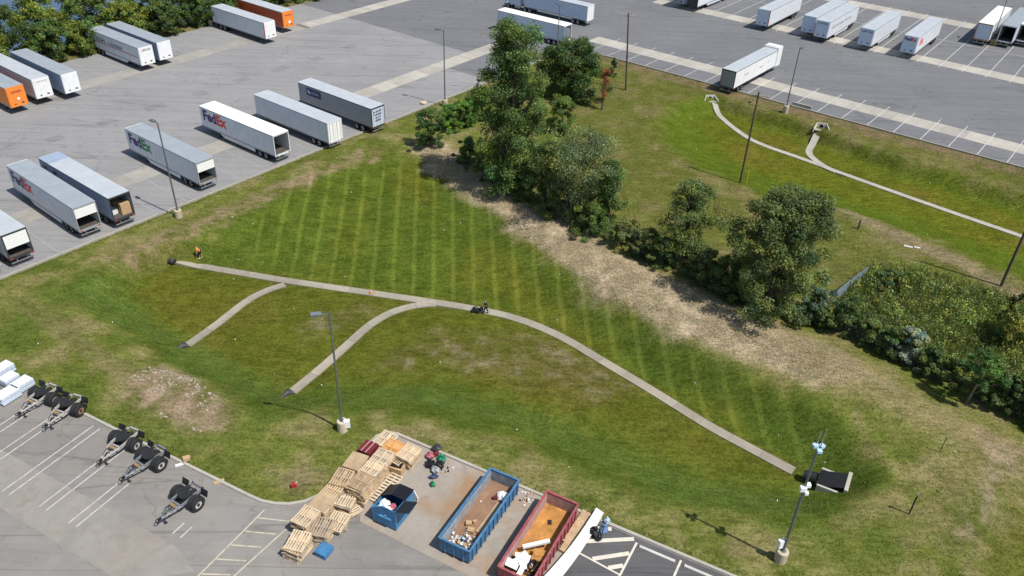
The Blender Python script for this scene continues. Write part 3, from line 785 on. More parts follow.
def trailer(label, loc, rz, side='white_side', roof='alu_roof', front='white', frame='white_side', door='closed', L=16.15, skirt=True, group=None, doormat='white_clean', ribs=True, scale=1.0, cargo=None, axle=2.2, dirtyrail='dark_steel', wheels=True, legs=True):
    W = 2.59; h = W / 2
    t = thing('semi_trailer', label, 'trailer', loc, rz, group, scale)
    b = MB(); th = .05
    b.bx(.06, L - .05, h - th, h, ZF, ZT - .04); b.bx(.06, L - .05, -h, -h + th, ZF, ZT - .04)
    if ribs:
        k = .9
        while k < L - .4:
            for s in (1, -1): b.box((k, s * (h + .005), (ZF + ZT) / 2 - .02), (.06, .012, ZT - ZF - .16))
            k += 1.22
    body = b.build('side_walls', side, t)
    b = MB(); b.bx(.06, L - .06, -h + th, h - th, ZF - .02, ZF + .08); b.bx(L - .2, L - .1, -h + th, h - th, ZF + .08, ZT - .05)
    b.build('cargo_floor', 'inside', t)
    b = MB(); b.add([(L, y, z) for y, z in ((-h + .12, ZF - .1), (h - .12, ZF - .1), (h - .12, ZT - .01), (-h + .12, ZT - .01))] + [(L - .1, y, z) for y, z in ((-h - .002, ZF - .1), (h + .002, ZF - .1), (h + .002, ZT - .01), (-h - .002, ZT - .01))],
                    [(0, 1, 2, 3), (0, 4, 5, 1), (1, 5, 6, 2), (2, 6, 7, 3), (3, 7, 4, 0), (7, 6, 5, 4)])
    fw = b.build('front_wall', front, t)
    b = MB(); b.box((L + .012, h * .45, 1.55), (.03, .35, .2)); b.build('air_connector', 'dark_steel', fw); b = MB(); b.box((L + .012, -h * .4, 1.5), (.03, .25, .16)); b.build('marker_plate', 'dark_steel', fw)
    b = MB(); b.bx(.02, L - .12, -h - .012, h + .012, ZT - .04, ZT)
    k = .6
    while k < L - .3: b.box((k, 0, ZT + .004), (.04, 2 * h - .1, .012)); k += 1.22
    b.build('roof', roof, t)
    b = MB()
    for s in (1, -1): b.box((L / 2, s * (h + .006), ZF - .06), (L - .12, .03, .16)); b.box((L / 2 - .05, s * (h + .004), ZT - .09), (L - .2, .028, .09))
    b.build('side_rail', 'grey_side' if frame != 'dark_steel' else 'dark_steel', t)
    b = MB()
    for s in (1, -1): b.box((.04, s * (h - .05), (ZF + ZT) / 2), (.1, .115, ZT - ZF - .02))
    b.box((.035, 0, ZT - .12), (.1, 2 * h - .22, .2)); b.box((.035, 0, ZF - .08), (.12, 2 * h - .02, .26))
    rf = b.build('rear_frame', frame, t)
    for s in (1, -1):
        b = MB(); b.box((-.03, s * (h - .25), ZF - .08), (.03, .3, .1)); b.build('tail_light', 'red', rf)
    b = MB(); b.box((.1, 0, .55), (.1, 2.3, .12));
    for s in (1, -1): b.box((.12, s * .55, .82), (.08, .09, .5))
    b.build('underride_bumper', 'galv', t)
    y0, y1, z0, z1 = -h + .11, h - .11, ZF + .05, ZT - .22
    if door == 'closed':
        for s in (1, -1):
            b = MB(); b.bx(.0, .05, s * .012, s * (h - .12), z0, z1); d = b.build('door', doormat, t)
            b = MB()
            for q in (.35, .95): b.tube([(-.025, s * q, z0), (-.025, s * q, z1)], .022, 6)
            b.build('lock_rod', 'galv', d)
    elif door in ('half', 'third'):
        zz = ZT - .22 - (1.55 if door == 'half' else 1.15)
        b = MB(); q = zz
        while q < z1 - .05: b.bx(-.012, .04, y0, y1, q + .01, min(q + .36, z1)); q += .37
        b.build('roll_up_door', doormat, t)
    elif door == 'swing':
        for s in (1, -1):
            b = MB(); b.bx(-1.25 if s > 0 else .1, -.0 if s > 0 else 1.3, s * (h + .03), s * (h + .075), z0, z1); b.build('door', doormat, t)
    if cargo:
        b = MB(); rg = random.Random(hash(label) % 99)
        for k in range(4):
            sx, sy, sz = rg.uniform(.8, 1.2), rg.uniform(.8, 1.15), rg.uniform(.6, 1.5)
            b.box((.75 + k * .9, (.58 if k % 2 else -.6), ZF + .08 + sz / 2), (sx * .8, sy, sz), rg.uniform(-.1, .1), m=k % 2)
        c = b.build('cargo_load', ['cardboard', 'bag_white'], t)
    if wheels:
        for ax in (axle, axle + 1.25):
            for s in (1, -1):
                w = link('wheel', WHEEL, t); w.location = (ax, s * (h - .33), .5); w.rotation_euler = (0, 0, 0 if s > 0 else math.pi)
            b = MB(); b.tube([(ax, -h + .4, .5), (ax, h - .4, .5)], .07, 8); b.build('axle', 'dark_steel', t)
        b = MB(); b.bx(axle - 1.1, axle + 2.4, -.5, .5, .78, ZF - .02); b.build('bogie', 'dark_steel', t)
        for s in (1, -1):
            b = MB(); b.box((axle - .95, s * (h - .34), .62), (.02, .6, .62)); b.build('mud_flap', 'black', t)
    if legs:
        for s in (1, -1):
            b = MB(); b.box((L - 3.2, s * .75, .65), (.14, .14, 1.05)); b.box((L - 3.2, s * .75, .06), (.3, .3, .1)); b.build('landing_leg', 'dark_steel', t)
    if skirt:
        for s in (1, -1):
            b = MB(); b.add([(L - 4.0, s * (h - .02), ZF - .14), (L - 4.9, s * (h - .06), .5), (axle + 2.2, s * (h - .06), .45), (axle + 2.2, s * (h - .02), ZF - .14)], [(0, 1, 2, 3)])
            b.add([(L - 4.0, s * (h - .05), ZF - .14), (L - 4.9, s * (h - .09), .5), (axle + 2.2, s * (h - .09), .45), (axle + 2.2, s * (h - .05), ZF - .14)], [(3, 2, 1, 0)])
            b.build('side_skirt', side if side.startswith('white') else 'grey_side', t)
    return t
def side_org(L, back, z): return (L - back, 2.59 / 2 + .016, z)
DU, DV = (-1, 0, 0), (0, 0, 1)
def logo_fed(t, L, second, back=.7, z=2.15, w=5.3, h=1.6):
    write(t, 'Fed', 'purple', side_org(L, back, z), DU, DV, w * .56, h); write(t, 'Ex', second, side_org(L, back + w * .58, z), DU, DV, w * .42, h)

AL = FL.a + rad(90)                                  # heading of the near row: noses into the yard
GN = 'trailers backed up to the kerb of the lawn'
LT = 16.15
def near_row(u_left, v, **k):
    return dict(loc=FL.p(u_left + 1.295, v, 0.013), rz=AL + rad(k.get('tw', 0)))
trailer('pale trailer cut off by the left edge beside the tall white roll-up door', FL.p(-38.9 + 1.3, .75, .013), AL, roof='alu_roof', door='half', group=GN)
trailer('trailer with tall white roll-up door mostly closed, leftmost whole rear at the kerb', FL.p(-35.36 + 1.3, .75, .013), AL, roof='pale_roof', door='half', group=GN, frame='dark_steel')
t = trailer('grey roofed trailer with purple and red lettering, roll-up door half open', FL.p(-27.62 + 1.3, .9, .013), AL + rad(-1), roof='alu_roof', door='third', group=GN, frame='grey_side')
logo_fed(t, LT, 'logo_orange')
t = trailer('open trailer with blue front roof panel and cartons visible inside', FL.p(-23.84 + 1.3, .2, .013), AL, side='blue_side', roof='pale_roof', door='open', group=GN, frame='dark_steel', cargo=True)
mb = MB(); mb.bx(13.6, 16.02, -1.29, 1.29, ZT + .012, ZT + .03); mb.build('roof_panel', 'blue_side', t)
for k in range(2): mb = MB(); mb.bx(15.2 - k * 2.3, 14.3 - k * 2.3, 1.303, 1.31, 3.0, 3.5); mb.build('side_mark', 'ink', t)
t = trailer('grey roofed trailer with purple and green lettering behind the lamp post', FL.p(-12.06 + 1.3, .9, .013), AL, roof='alu_roof', door='third', group=GN, frame='grey_side')
logo_fed(t, LT, 'logo_green')
t = trailer('white roofed trailer with purple and red lettering and wide open rear', FL.p(-.61 + 1.3, .6, .013), AL + rad(1), roof='white_roof', door='open', group=GN)
logo_fed(t, LT, 'logo_orange')
trailer('plain white trailer with closed white rear doors and no lettering, at kerb', FL.p(6.97 + 1.3, -1.5, .013), AL, roof='pale_roof', door='closed', group=GN, skirt=False)
t = trailer('dark grey trailer with navy sign, rightmost of the row at the kerb', FL.p(14.67 + 1.3, -2.1, .013), AL, side='grey_side', roof='pale_roof', door='closed', group=GN, frame='dark_steel', doormat='pale_side', skirt=False)
mb = MB(); mb.bx(LT - 1.9, LT - 5.2, 1.3, 1.318, 2.55, 3.75); sg = mb.build('sign_panel', 'navy', t)
mb = MB(); mb.prism_y([(LT - 2.1, 3.5), (LT - 2.9, 3.0), (LT - 2.55, 2.85), (LT - 2.2, 3.15)], 1.3185, 1.321); mb.build('emblem', 'white_clean', sg)
scribble(sg, 'pale_side', (LT - 3.1, 1.322, 3.0), DU, DV, 1.9, .3, 7, 5)
for z in (3.3, 2.85, 2.4, 1.95): scribble(t, 'purple', (-.06, .95 - (.3 if z < 2.6 else 0), z), (0, -1, 0), DV, 1.6 if z > 2.6 else 1.1, .28, 6, int(z * 10))

GF = 'trailers backed up to the trees of the old yard'
HF = FL.a - rad(90)
def far_row(label, u, v, **k):
    Lk = k.get('L', LT); return trailer(label, FL.p(u, v + Lk, .013), HF, group=GF, **k)
t = far_row('orange fronted trailer at the left edge, nose towards the yard', -14.47, 42.6, front='orange', side='orange', roof='alu_roof', skirt=False)
mb = MB(); mb.bx(LT + .004, LT + .012, -.7, .75, 3.1, 3.45); mb.build('front_mark', 'red_orange', t)
mb = MB(); mb.blob((LT + .02, .1, 2.2), (.02, .22, .22), 0, 1, 10, 0); mb.build('front_emblem', 'white_clean', t)
t = far_row('white nosed trailer between the orange one and the grey roofed one', -10.28, 43.4, roof='pale_roof', side='white_side')
scribble(t, 'grey_side', (LT + .01, -.75, 3.45), (0, 1, 0), DV, 1.6, .25, 8, 3)
far_row('white nosed trailer with grey roof, third from the left by the trees', -6.37, 42.4, roof='alu_roof', side='blue_side')
t = far_row('white trailer with dark lettering and red line along its side', 8.36, 45.6, roof='alu_roof', side='white_side')
def far_side(t, z, back, w, h, n, mat, seed): scribble(t, mat, (back, -1.313, z), (1, 0, 0), DV, w, h, n, seed)
far_side(t, 2.55, 2.2, 3.2, .75, 7, 'ink', 2); far_side(t, 2.6, 6.2, 4.6, .5, 14, 'ink', 8)
mb = MB(); mb.bx(2.0, LT - .6, -1.316, -1.308, 2.3, 2.42); mb.build('side_stripe', 'red', t)
scribble(t, 'ink', (LT + .01, -.75, 3.35), (0, 1, 0), DV, 1.6, .38, 8, 3)
far_row('plain white nosed trailer close against the trailer with the red line', 11.96, 45.9, roof='alu_roof', side='blue_side')
t = far_row('white trailer with red edge on its nose beside the orange trailer', 31.53, 42.6, roof='pale_roof', skirt=False)
mb = MB(); mb.bx(LT - .1, LT + .006, -1.31, -1.18, ZF - .1, ZT - .02); mb.build('corner_stripe', 'red', t)
t = far_row('red orange trailer with silver roof at the top edge by the trees', 38.2, 45.6, side='red_orange', front='orange', roof='pale_roof', skirt=False)
far_side(t, 2.3, 6.0, 5.2, .8, 8, 'red', 12)
mb = MB(); mb.bx(LT + .004, LT + .012, -.8, .8, 3.2, 3.5); mb.build('front_mark', 'red_orange', t)
mb = MB(); mb.blob((LT + .02, .2, 2.0), (.02, .3, .3), 0, 1, 10, 0); mb.build('front_emblem', 'white_clean', t)

GR = 'trailers in the rows of the new yard'
HR = FR.a - rad(90)                                   # noses towards the lawn
def new_row(label, pxl, pxr, yl, yr, scale=1.06, **k):
    a = onz(pxl, yl, ZT * scale); b = onz(pxr, yr, ZT * scale); c = (a + b) / 2
    h = HR; Lk = k.get('L', LT) * scale
    if k.pop('rear', False):
        return trailer(label, (c.x, c.y, .013), h + math.pi, group=GR, scale=scale, **k)
    loc = (c.x - math.cos(h) * Lk, c.y - math.sin(h) * Lk, .013)
    return trailer(label, loc, h, group=GR, scale=scale, **k)
new_row('grey blue nosed trailer at the top edge, left one of the touching pair', 673, 687, -12.5, -10.5, side='pale_side', front='grey_side', roof='pale_roof')
new_row('dark nosed white trailer at the top edge, right one of the touching pair', 687, 701, -10, -7.5, side='white_side', front='dark_steel', roof='pale_roof')
t = new_row('white trailer with red stripe down the right edge of its nose', 758.7, 770.6, 8.7, 10.6, front='pale_side', roof='pale_roof', skirt=False)
mb = MB(); mb.bx(LT - .1, LT + .006, 1.17, 1.31, ZF - .1, ZT - .02); mb.build('corner_stripe', 'red', t)
new_row('pale trailer without lettering, set back beside the one with side lettering', 803, 818, 15.3, 17.4, front='pale_side', roof='pale_roof')
t = new_row('white trailer with grey line of lettering along its side and dark nose lettering', 816.8, 830.7, 20, 22.2, front='pale_side', roof='pale_roof')
scribble(t, 'ink', (LT + .01, -.9, 3.45), (0, 1, 0), DV, 1.8, .35, 8, 33); scribble(t, 'grey_side', (LT - 1.6, 1.313, 2.5), DU, DV, 10.5, .42, 24, 9)
t = new_row('white trailer with dark nose lettering and plain side, beside the logo trailer', 860.6, 875.8, 27.8, 29.9, front='pale_side', roof='pale_roof')
scribble(t, 'ink', (LT + .01, -1.0, 3.4), (0, 1, 0), DV, 2.0, .36, 8, 34)
t = new_row('white trailer with purple and red logo on its nose and red side letters', 904, 919.8, 35, 37.5, front='pale_side', roof='pale_roof', skirt=False)
write(t, 'Fed', 'purple', (LT + .01, -1.05, 3.2), (0, 1, 0), DV, 1.1, .6); write(t, 'Ex', 'logo_orange', (LT + .01, .1, 3.2), (0, 1, 0), DV, .9, .6)
write(t, 'Ex', 'logo_orange', side_org(LT, 1.7, 2.2), DU, DV, 2.3, 1.3)
new_row('white trailer with brown framed rear doors beside the yellow bollards', 977.6, 994.8, 22.6, 25, rear=True, roof='white_roof', frame='cargo', doormat='pale_side', skirt=False, scale=1.08)
new_row('trailer with pale blue roof and black open rear by the right edge', 1001, 1019, 24.5, 27, rear=True, roof='alu_roof', side='white_side', door='open', skirt=False, scale=1.08)
new_row('white trailer cut off by the right edge of the picture', 1020, 1037, 24, 26.5, rear=True, roof='white_roof', door='open', skirt=False, scale=1.08)
GM = 'trailers standing near the corner of the new yard'
c = onz(568.2, 24.8, ZT)
HM = rad(-36 + 180)
t = trailer('white trailer behind the tall tree with open rear and orange load', (c.x, c.y, .013), HM, roof='white_roof', side='pale_side', door='swing', group=GM, skirt=False)
mb = MB(); mb.box((.8, .35, 2.1), (1.0, 1.4, 1.6)); mb.box((1.6, -.55, 1.9), (1.0, 1.0, 1.2)); mb.build('cargo_load', 'red_orange', t)
c2 = onz(591.3, 5.4, ZT)
t = trailer('pale blue trailer with white closed rear coupled to tractor at top edge', (c2.x, c2.y, .013), HM, roof='pale_roof', side='pale_side', group=GM, skirt=False, legs=False)

# tractors
def tractor(label, loc, rz, mat, scale=1.0, flat=False):
    t = thing('tractor_unit', label, 'truck', loc, rz, None, scale)          # x forward, fifth wheel above x=0
    b = MB()
    for s in (1, -1): b.box((1.6, s * .42, .95), (6.2, .1, .26))
    b.build('chassis', 'dark_steel', t)
    b = MB(); b.prism_y([(1.9, 1.0), (1.9, 3.5), (2.35, 4.02), (3.1, 3.95), (4.15, 3.15), (4.45, 2.25), (4.5, 1.0)] if not flat else [(1.75, .9), (1.75, 4.45), (3.6, 4.5), (4.15, 4.1), (4.45, 3.1), (4.5, .9)], -1.24, 1.24); cab = b.build('cab', mat, t)
    b = MB(); b.prism_y([(4.51, .75), (4.51, 2.15), (5.9, 1.95), (6.25, 1.6), (6.3, .75)] if not flat else [(4.51, .6), (4.51, 2.2), (4.8, 2.1), (4.9, .6)], -.95 if not flat else -1.2, .95 if not flat else 1.2); b.build('bonnet', mat, t)
    b = MB(); b.box((6.34 if not flat else 4.98, 0, .65), (.2, 2.35, .38)); b.build('front_bumper', 'galv', t)
    b = MB(); b.add([(4.18, -1.1, 3.08), (4.18, 1.1, 3.08), (4.475, 1.1, 2.3), (4.475, -1.1, 2.3)] if not flat else [(4.46, -1.1, 3.05), (4.46, 1.1, 3.05), (4.49, 1.1, 2.2), (4.49, -1.1, 2.2)], [(0, 1, 2, 3)]); b.build('windscreen', 'glass_dark', cab)
    for s in (1, -1):
        b = MB(); b.bx(3.6, 4.2, s * 1.241, s * 1.248, 2.1, 2.7); b.build('side_window', 'glass_dark', cab)
        b = MB(); b.tube([(1.7, s * 1.0, 1.0), (1.7, s * 1.0, 4.2)], .08, 8); b.build('exhaust_stack', 'galv', t)
        b = MB(); b.bx(1.95, 3.4, s * .95, s * 1.2, .45, .98); b.build('fuel_tank', 'galv', t)
        for x in (-.65, .65):
            w = link('wheel', WHEEL, t); w.location = (x, s * .96, .5); w.rotation_euler = (0, 0, 0 if s > 0 else math.pi)
        w = link('wheel', WHEEL, t); w.location = (5.2 if not flat else 3.9, s * 1.0, .5); w.rotation_euler = (0, 0, 0 if s > 0 else math.pi)
        b = MB(); b.bx(4.7 - 1.3 * flat, 5.75 - 1.3 * flat, s * .97, s * 1.28, 1.05, 1.2); b.build('fender', mat, t)
    b = MB(); b.box((0, 0, 1.12), (1.0, .9, .1)); b.build('fifth_wheel', 'black', t)
    return t
# the rig pulling out by the lawn of the far basin
aJ = onz(721.9, 68.3, ZT); bJ = onz(737, 71.9, ZT); cJ = (aJ + bJ) / 2; hJ = rad(51.2)
t = trailer('dirty white trailer with dark rear doors and white nose unit beside the far lawn', (cJ.x, cJ.y, .013), hJ, roof='pale_roof', side='white', front='white', frame='dark_steel', doormat='grey_side', skirt=False)
for k, (x, z, w) in enumerate(((9.5, 2.4, 1.2), (3.6, 2.5, 1.5), (12.6, 2.6, .8))): scribble(t, 'grey_side', (x, -1.312, z), (1, 0, 0), DV, w, .3, 5, 40 + k)
mb = MB(); mb.bx(LT + .02, LT + 1.9, -1.36, 1.36, 1.0, 4.4); mb.bx(LT + .3, LT + 1.6, -1.1, 1.1, 4.401, 4.5); nu = mb.build('nose_unit', 'white', t)
for y in (-.6, .6): mb = MB(); mb.bx(LT + 1.901, LT + 1.93, y - .4, y + .4, 2.4, 3.8); mb.build('grille', 'grey_side', nu)
pM = Vector((c2.x, c2.y, 0)) + Vector((math.cos(HM), math.sin(HM), 0)) * (LT - .95)
tractor('pale truck coupled to the pale blue trailer at the top edge', (pM.x, pM.y, .013), HM, 'pale_side')

# ------------------------------------------------------------------ lamp posts, utility poles
def lamp_post(label, base, h, arm_dir, kind='shoe', base_h=1.1, head=True):
    g = 'tall steel lamp posts on concrete bases'
    t = thing('lamp_post', label, 'lamp post', (base.x, base.y, base.z), 0, g)
    b = MB(); b.tube([(0, 0, -.4), (0, 0, base_h - .06), (0, 0, base_h)], [.44, .44, .38], 16); b.build('concrete_base', 'concrete_base', t)
    b = MB(); b.tube([(0, 0, base_h), (0, 0, base_h + .03)], .22, 8); b.tube([(0, 0, base_h + .03), (0, 0, h)], [.105, .075], 10); b.build('pole', 'pole_steel', t)
    dx, dy = math.cos(arm_dir), math.sin(arm_dir)
    if not head: return t
    b = MB(); b.tube([(0, 0, h - .12), (dx * .55, dy * .55, h - .05)], .045, 6); b.build('arm', 'pole_steel', t)
    b = MB(); b.box((dx * .95, dy * .95, h - .03), (.85, .42, .14), arm_dir, 0); hd = b.build('lamp_head', 'pole_steel', t)
    b = MB(); b.box((dx * .97, dy * .97, h - .115), (.6, .34, .04), arm_dir); b.build('lens', 'lamp_lens', hd)
    return t
pb = at(343, 430); t = lamp_post('lamp post with white box at its foot on the near bank above the dollies', pb, 12.2, rad(195))
mb = MB(); mb.box((.42, -.1, .85), (.5, .35, .7), .3); mb.build('meter_box', 'white_clean', t)
for q in t.children:
    if q.name.startswith('lamp_head'):
        mb = MB(); mb.box((-.92, -.25, 12.26), (.75, .42, .03), rad(195)); mb.build('solar_cap', 'galv', q)
pb = at(445, 106); lamp_post('lamp post beside the hedge at the kerb of the old yard', pb, 12, rad(160))
pb = at(179, 217); lamp_post('lamp post in front of the trailer with green lettering', pb, 12, rad(143), base_h=1.0)
pb = at(785, 113); lamp_post('pale lamp post by the kerb right of the dirty trailer', pb, 10.4, rad(60), base_h=1.3)
pb = at(557, 52); lamp_post('lamp post between the dark round tree and the white trailer', pb, 8.7, rad(120))
pb = onz(991, 44, 0); lamp_post('lamp post standing inside the yellow bollards', Vector((pb.x, pb.y, .013)), 10.5, rad(60), base_h=1.0)
pb = onz(211, 25, 0); lamp_post('lamp post at the tree line behind the white trailer with red edge', Vector((pb.x, pb.y, -.1)), 9.5, rad(-37))
pb = at(780, 560); t = lamp_post('lamp post carrying cameras and white boxes at the bottom right', pb, 11.6, rad(100), base_h=1.05, head=False)
mb = MB(); mb.box((-.3, .05, 1.75), (.42, .3, .75), .4); mb.build('control_box', 'white_clean', t)
mb = MB(); mb.box((-.12, -.1, 7.6), (.4, .3, .35)); mb.box((.25, .12, 7.75), (.3, .3, .25)); mb.box((.1, -.3, 7.4), (.22, .22, .22)); mb.build('camera_box', 'white_clean', t)
mb = MB(); mb.box((-.22, 0, 11.55), (.36, .3, .2), .3); mb.box((.26, .1, 11.4), (.36, .3, .2), .6); mb.box((0, -.3, 11.35), (.3, .3, .2)); mb.build('camera', 'pale_blue', t)
mb = MB(); mb.tube([(.14, 0, 11.4), (.14, 0, 13.0)], .03, 6); mb.tube([(-.1, .08, 11.4), (-.1, .08, 12.7)], .03, 6); mb.build('antenna', 'galv', t)
pb = onz(991, 44, 0)
for k, (dx, dy) in enumerate(((-1.0, -.4), (.1, -1.0), (1.0, -.2), (-.1, .9))):
    b = MB(); b.tube([(0, 0, 0), (0, 0, 1.15), (0, 0, 1.25)], [.13, .13, .05], 12)
    o = b.build('bollard', 'yellow'); o.location = (pb.x + dx * 1.1, pb.y + dy * 1.1, .013)
    tag(o, 'yellow bollard round the lamp post, ' + ('leftmost of the four', 'nearest the camera of the four', 'rightmost of the four', 'rear one hidden behind the lamp post')[k], 'bollard', 'yellow bollards')

def utility_pole(label, base, top, rot, arms=1, lean=(0, 0), mark=False):
    h = height_to(base, *top)
    t = thing('utility_pole', label, 'utility pole', base, 0, 'wooden utility poles')
    b = MB(); b.tube([(0, 0, -.5), (lean[0] * .5, lean[1] * .5, h / 2), (lean[0], lean[1], h)], [.17, .145, .115], 10); b.build('post', 'pole_wood', t)
    for k in range(arms):
        z = h - .55 - .9 * k; f = z / h
        b = MB(); b.box((lean[0] * f + math.cos(rot + 1.57) * .17, lean[1] * f + math.sin(rot + 1.57) * .17, z), (2.6, .1, .12), rot); a = b.build('crossarm', 'wood_grey', t)
        b = MB()
        for q in (-1.15, -.6, .6, 1.15):
            x = lean[0] * f + math.cos(rot) * q + math.cos(rot + 1.57) * .17; y = lean[1] * f + math.sin(rot) * q + math.sin(rot + 1.57) * .17
            b.tube([(x, y, z + .06), (x, y, z + .14), (x, y, z + .26)], [.02, .06, .04], 6)
        b.build('insulator', 'rim', a)
    return t
utility_pole('wooden utility pole on the lawn edge of the far basin, in the middle', at(740, 183), (757, 92), rad(-20), 1)
utility_pole('wooden utility pole behind the red leaved sapling', at(626, 90), (628, 13), rad(-15), 1, (-1.0, 0))
utility_pole('wooden utility pole at the right edge above the weeds', at(1001, 286), (1060, 170), rad(-20), 1)
# small posts
def post(label, p, h, mat, r=.05, head=None, cat='post', name='marker_post'):
    t = thing(name, label, cat, p); b = MB(); b.tube([(0, 0, -.3), (0, 0, h)], r, 8); b.build('stem', mat, t)
    if head: b = MB(); b.box((0, 0, h + head[1] / 2 - .05), (head[0], .04, head[1]), .5); b.build('cap_plate', head[2], t)
    return t
post('black post with grey cap on the slope right of the outlet', at(909, 514), 2.1, 'black', .06, (.28, .3, 'galv'))
post('thin leaning stake in the dry grass right of the outlet', at(940, 452), 1.7, 'dark_steel', .03)
post('yellow marker beside the middle utility pole', at(746, 185), 2.2, 'yellow', .045)
post('short dark stump post beside the strip of bare soil', at(858, 229), 1.3, 'pole_wood', .12)
# white wheel stops and slabs in the grass
for k, (u0, u1) in enumerate(((5.5, 8.2), (8.9, 11.5))):
    b = MB(); b.prism_y([(-.11, 0), (-.11, .1), (-.05, .14), (.05, .14), (.11, .1), (.11, 0)], -(u1 - u0) / 2, (u1 - u0) / 2)
    o = b.build('wheel_stop', 'concrete_white'); o.location = FB.p((u0 + u1) / 2, -.45, .0046); o.rotation_euler = (0, 0, FB.a + rad(90))
    tag(o, ('concrete wheel stop next to the striped hatching', 'concrete wheel stop cut by the bottom edge, farther from the hatching')[k], 'wheel stop', 'wheel stops')
for k, (px, py, l_) in enumerate(((908, 247, 1.0), (917, 248, .7))):
    p = at(px, py); b = MB(); b.box((0, 0, .06), (l_, .35, .08), -.4); o = b.build('broken_slab', 'concrete_white'); o.location = p
    tag(o, ('larger of two white slabs lying by the bare strip', 'smaller of two white slabs lying by the bare strip')[k], 'slab', 'white slabs by the bare strip')
b = MB(); b.bx(-1.6, 1.6, -.12, .12, 0, .45)
o = b.build('concrete_barrier', 'concrete_kerb'); q = FR.uv(onz(800, 108, 0)); o.location = FR.p(q[0], .6, .013); o.rotation_euler = (0, 0, FR.a); tag(o, 'low concrete barrier beside the pale lamp post', 'barrier')
b = MB(); b.blob((0, 0, .3), (.6, .45, .4), 0, 6, 8, .25); o = b.build('boulder', 'concrete_base'); o.location = at(424, 105); tag(o, 'pale boulder at the kerb left of the hedge', 'rock')

# ------------------------------------------------------------------ drainage structures
def headwall(label, p, rz, W=2.6):
    t = thing('drain_headwall', label, 'drain outlet', p, rz, 'pale concrete drain outlets of the far basin', .6)   # opens towards -y
    b = MB()
    b.bx(-W / 2, -.42, -.12, .12, -.8, 1.35); b.bx(.42, W / 2, -.12, .12, -.8, 1.35); b.bx(-.42, .42, -.12, .12, .92, 1.35); b.bx(-.42, .42, -.12, .12, -.8, 0)
    b.build('face_wall', 'concrete_white', t)
    for s in (1, -1):
        b = MB(); a = [(s * (W / 2 - .16), -.13), (s * W / 2, -.13), (s * (W / 2 + .75), -1.7), (s * (W / 2 + .57), -1.7)]
        if s < 0: a = a[::-1]
        n = 4; b.add([(x, y, -.8) for x, y in a] + [(x, y, (1.3 if y > -1 else .35)) for x, y in a], [(3, 2, 1, 0), (4, 5, 6, 7)] + [(i, (i + 1) % n, n + (i + 1) % n, n + i) for i in range(n)])
        b.build('wing_wall', 'concrete_white', t)
    b = MB(); b.bx(-W / 2 - .3, W / 2 + .3, -1.7, -.13, -.3, .0); b.build('apron', 'concrete_kerb', t)
    n = 16; b = MB(); vs = []
    for y in (-.2, 1.6):
        for k in range(n): vs.append((math.cos(6.283 * k / n) * .44, y, .46 + math.sin(6.283 * k / n) * .44))
    b.add(vs, [(k, (k + 1) % n, n + (k + 1) % n, n + k) for k in range(n)] + [tuple(range(n, 2 * n))]); b.build('pipe', 'black', t)
    return t
p = at(712, 101); headwall('pale concrete drain outlet below the dirty trailer', Vector((p.x - .3, p.y + .6, hz(p.x, p.y - .5) + .3)), rad(8))
p = at(822, 133); headwall('pale concrete drain outlet right of the pale lamp post', Vector((p.x, p.y + .9, hz(p.x, p.y - .5) + .1)), rad(-14))
def pipe_end(label, p, rz):
    t = thing('flared_pipe_end', label, 'drain outlet', (p.x, p.y, p.z - .05), rz, 'dark flared pipe ends at the channels', .62)       # opens towards +x
    n = 10; b = MB(); vs = []; q = []
    for x, r, sc in ((-1.6, .33, 1), (-.5, .36, 1), (.1, .5, .9), (.75, .85, .35)):
        for k in range(n + 1):
            a = math.pi * k / n; vs.append((x, math.cos(a) * r, .05 + math.sin(a) * r * 1.5 * sc))
    m_ = n + 1; b.add(vs, [(i * m_ + k, i * m_ + k + 1, (i + 1) * m_ + k + 1, (i + 1) * m_ + k) for i in range(3) for k in range(n)]); b.build('hood', 'dark_steel', t)
    b = MB(); b.bx(-1.5, .75, -.5, .5, -.1, .04); b.build('invert', 'black', t); return t
p = at(171, 260); pipe_end('dark pipe end at the head of the long channel near the orange shirt', p, math.atan2(CH['main'][4][1] - CH['main'][0][1], CH['main'][4][0] - CH['main'][0][0]))
p = at(182, 347); pipe_end('dark pipe end of the short channel on the left', p, math.atan2(CH['west'][4][1] - CH['west'][0][1], CH['west'][4][0] - CH['west'][0][0]))
p = at(287, 394); pipe_end('dark pipe end of the channel behind the near left lamp post', p, math.atan2(CH['south'][4][1] - CH['south'][0][1], CH['south'][4][0] - CH['south'][0][0]))
# outlet box with black rack
p = at(826, 490); z0 = hz(p.x, p.y)
t = thing('outlet_structure', 'concrete outlet box with sloping black rack at the end of the channel', 'drain outlet', (p.x + .6, p.y + .5, z0), rad(-28))
mb = MB(); mb.bx(.95, 1.25, -1.15, 1.15, -1, 1.15); mb.bx(-1.1, .95, .95, 1.15, -1, .55); mb.bx(-1.1, .95, -1.15, -.95, -1, .55); mb.build('box_wall', 'concrete_kerb', t)
mb = MB(); mb.prism_y([(-1.15, .25), (-1.15, .32), (.93, 1.12), (.93, 1.05)], -.94, .94); mb.build('rack_plate', 'black', t)
for k in range(9):
    mb = MB(); y = -.85 + k * .2125; mb.tube([(-1.2, y, .34), (.95, y, 1.16)], .025, 5); mb.build('rack_bar', 'dark_steel', t)
mb = MB(); mb.tube([(-2.3, -.1, .15), (-1.3, -.1, .3)], [.42, .5], 14); mb.build('inlet_pipe', 'black', t)

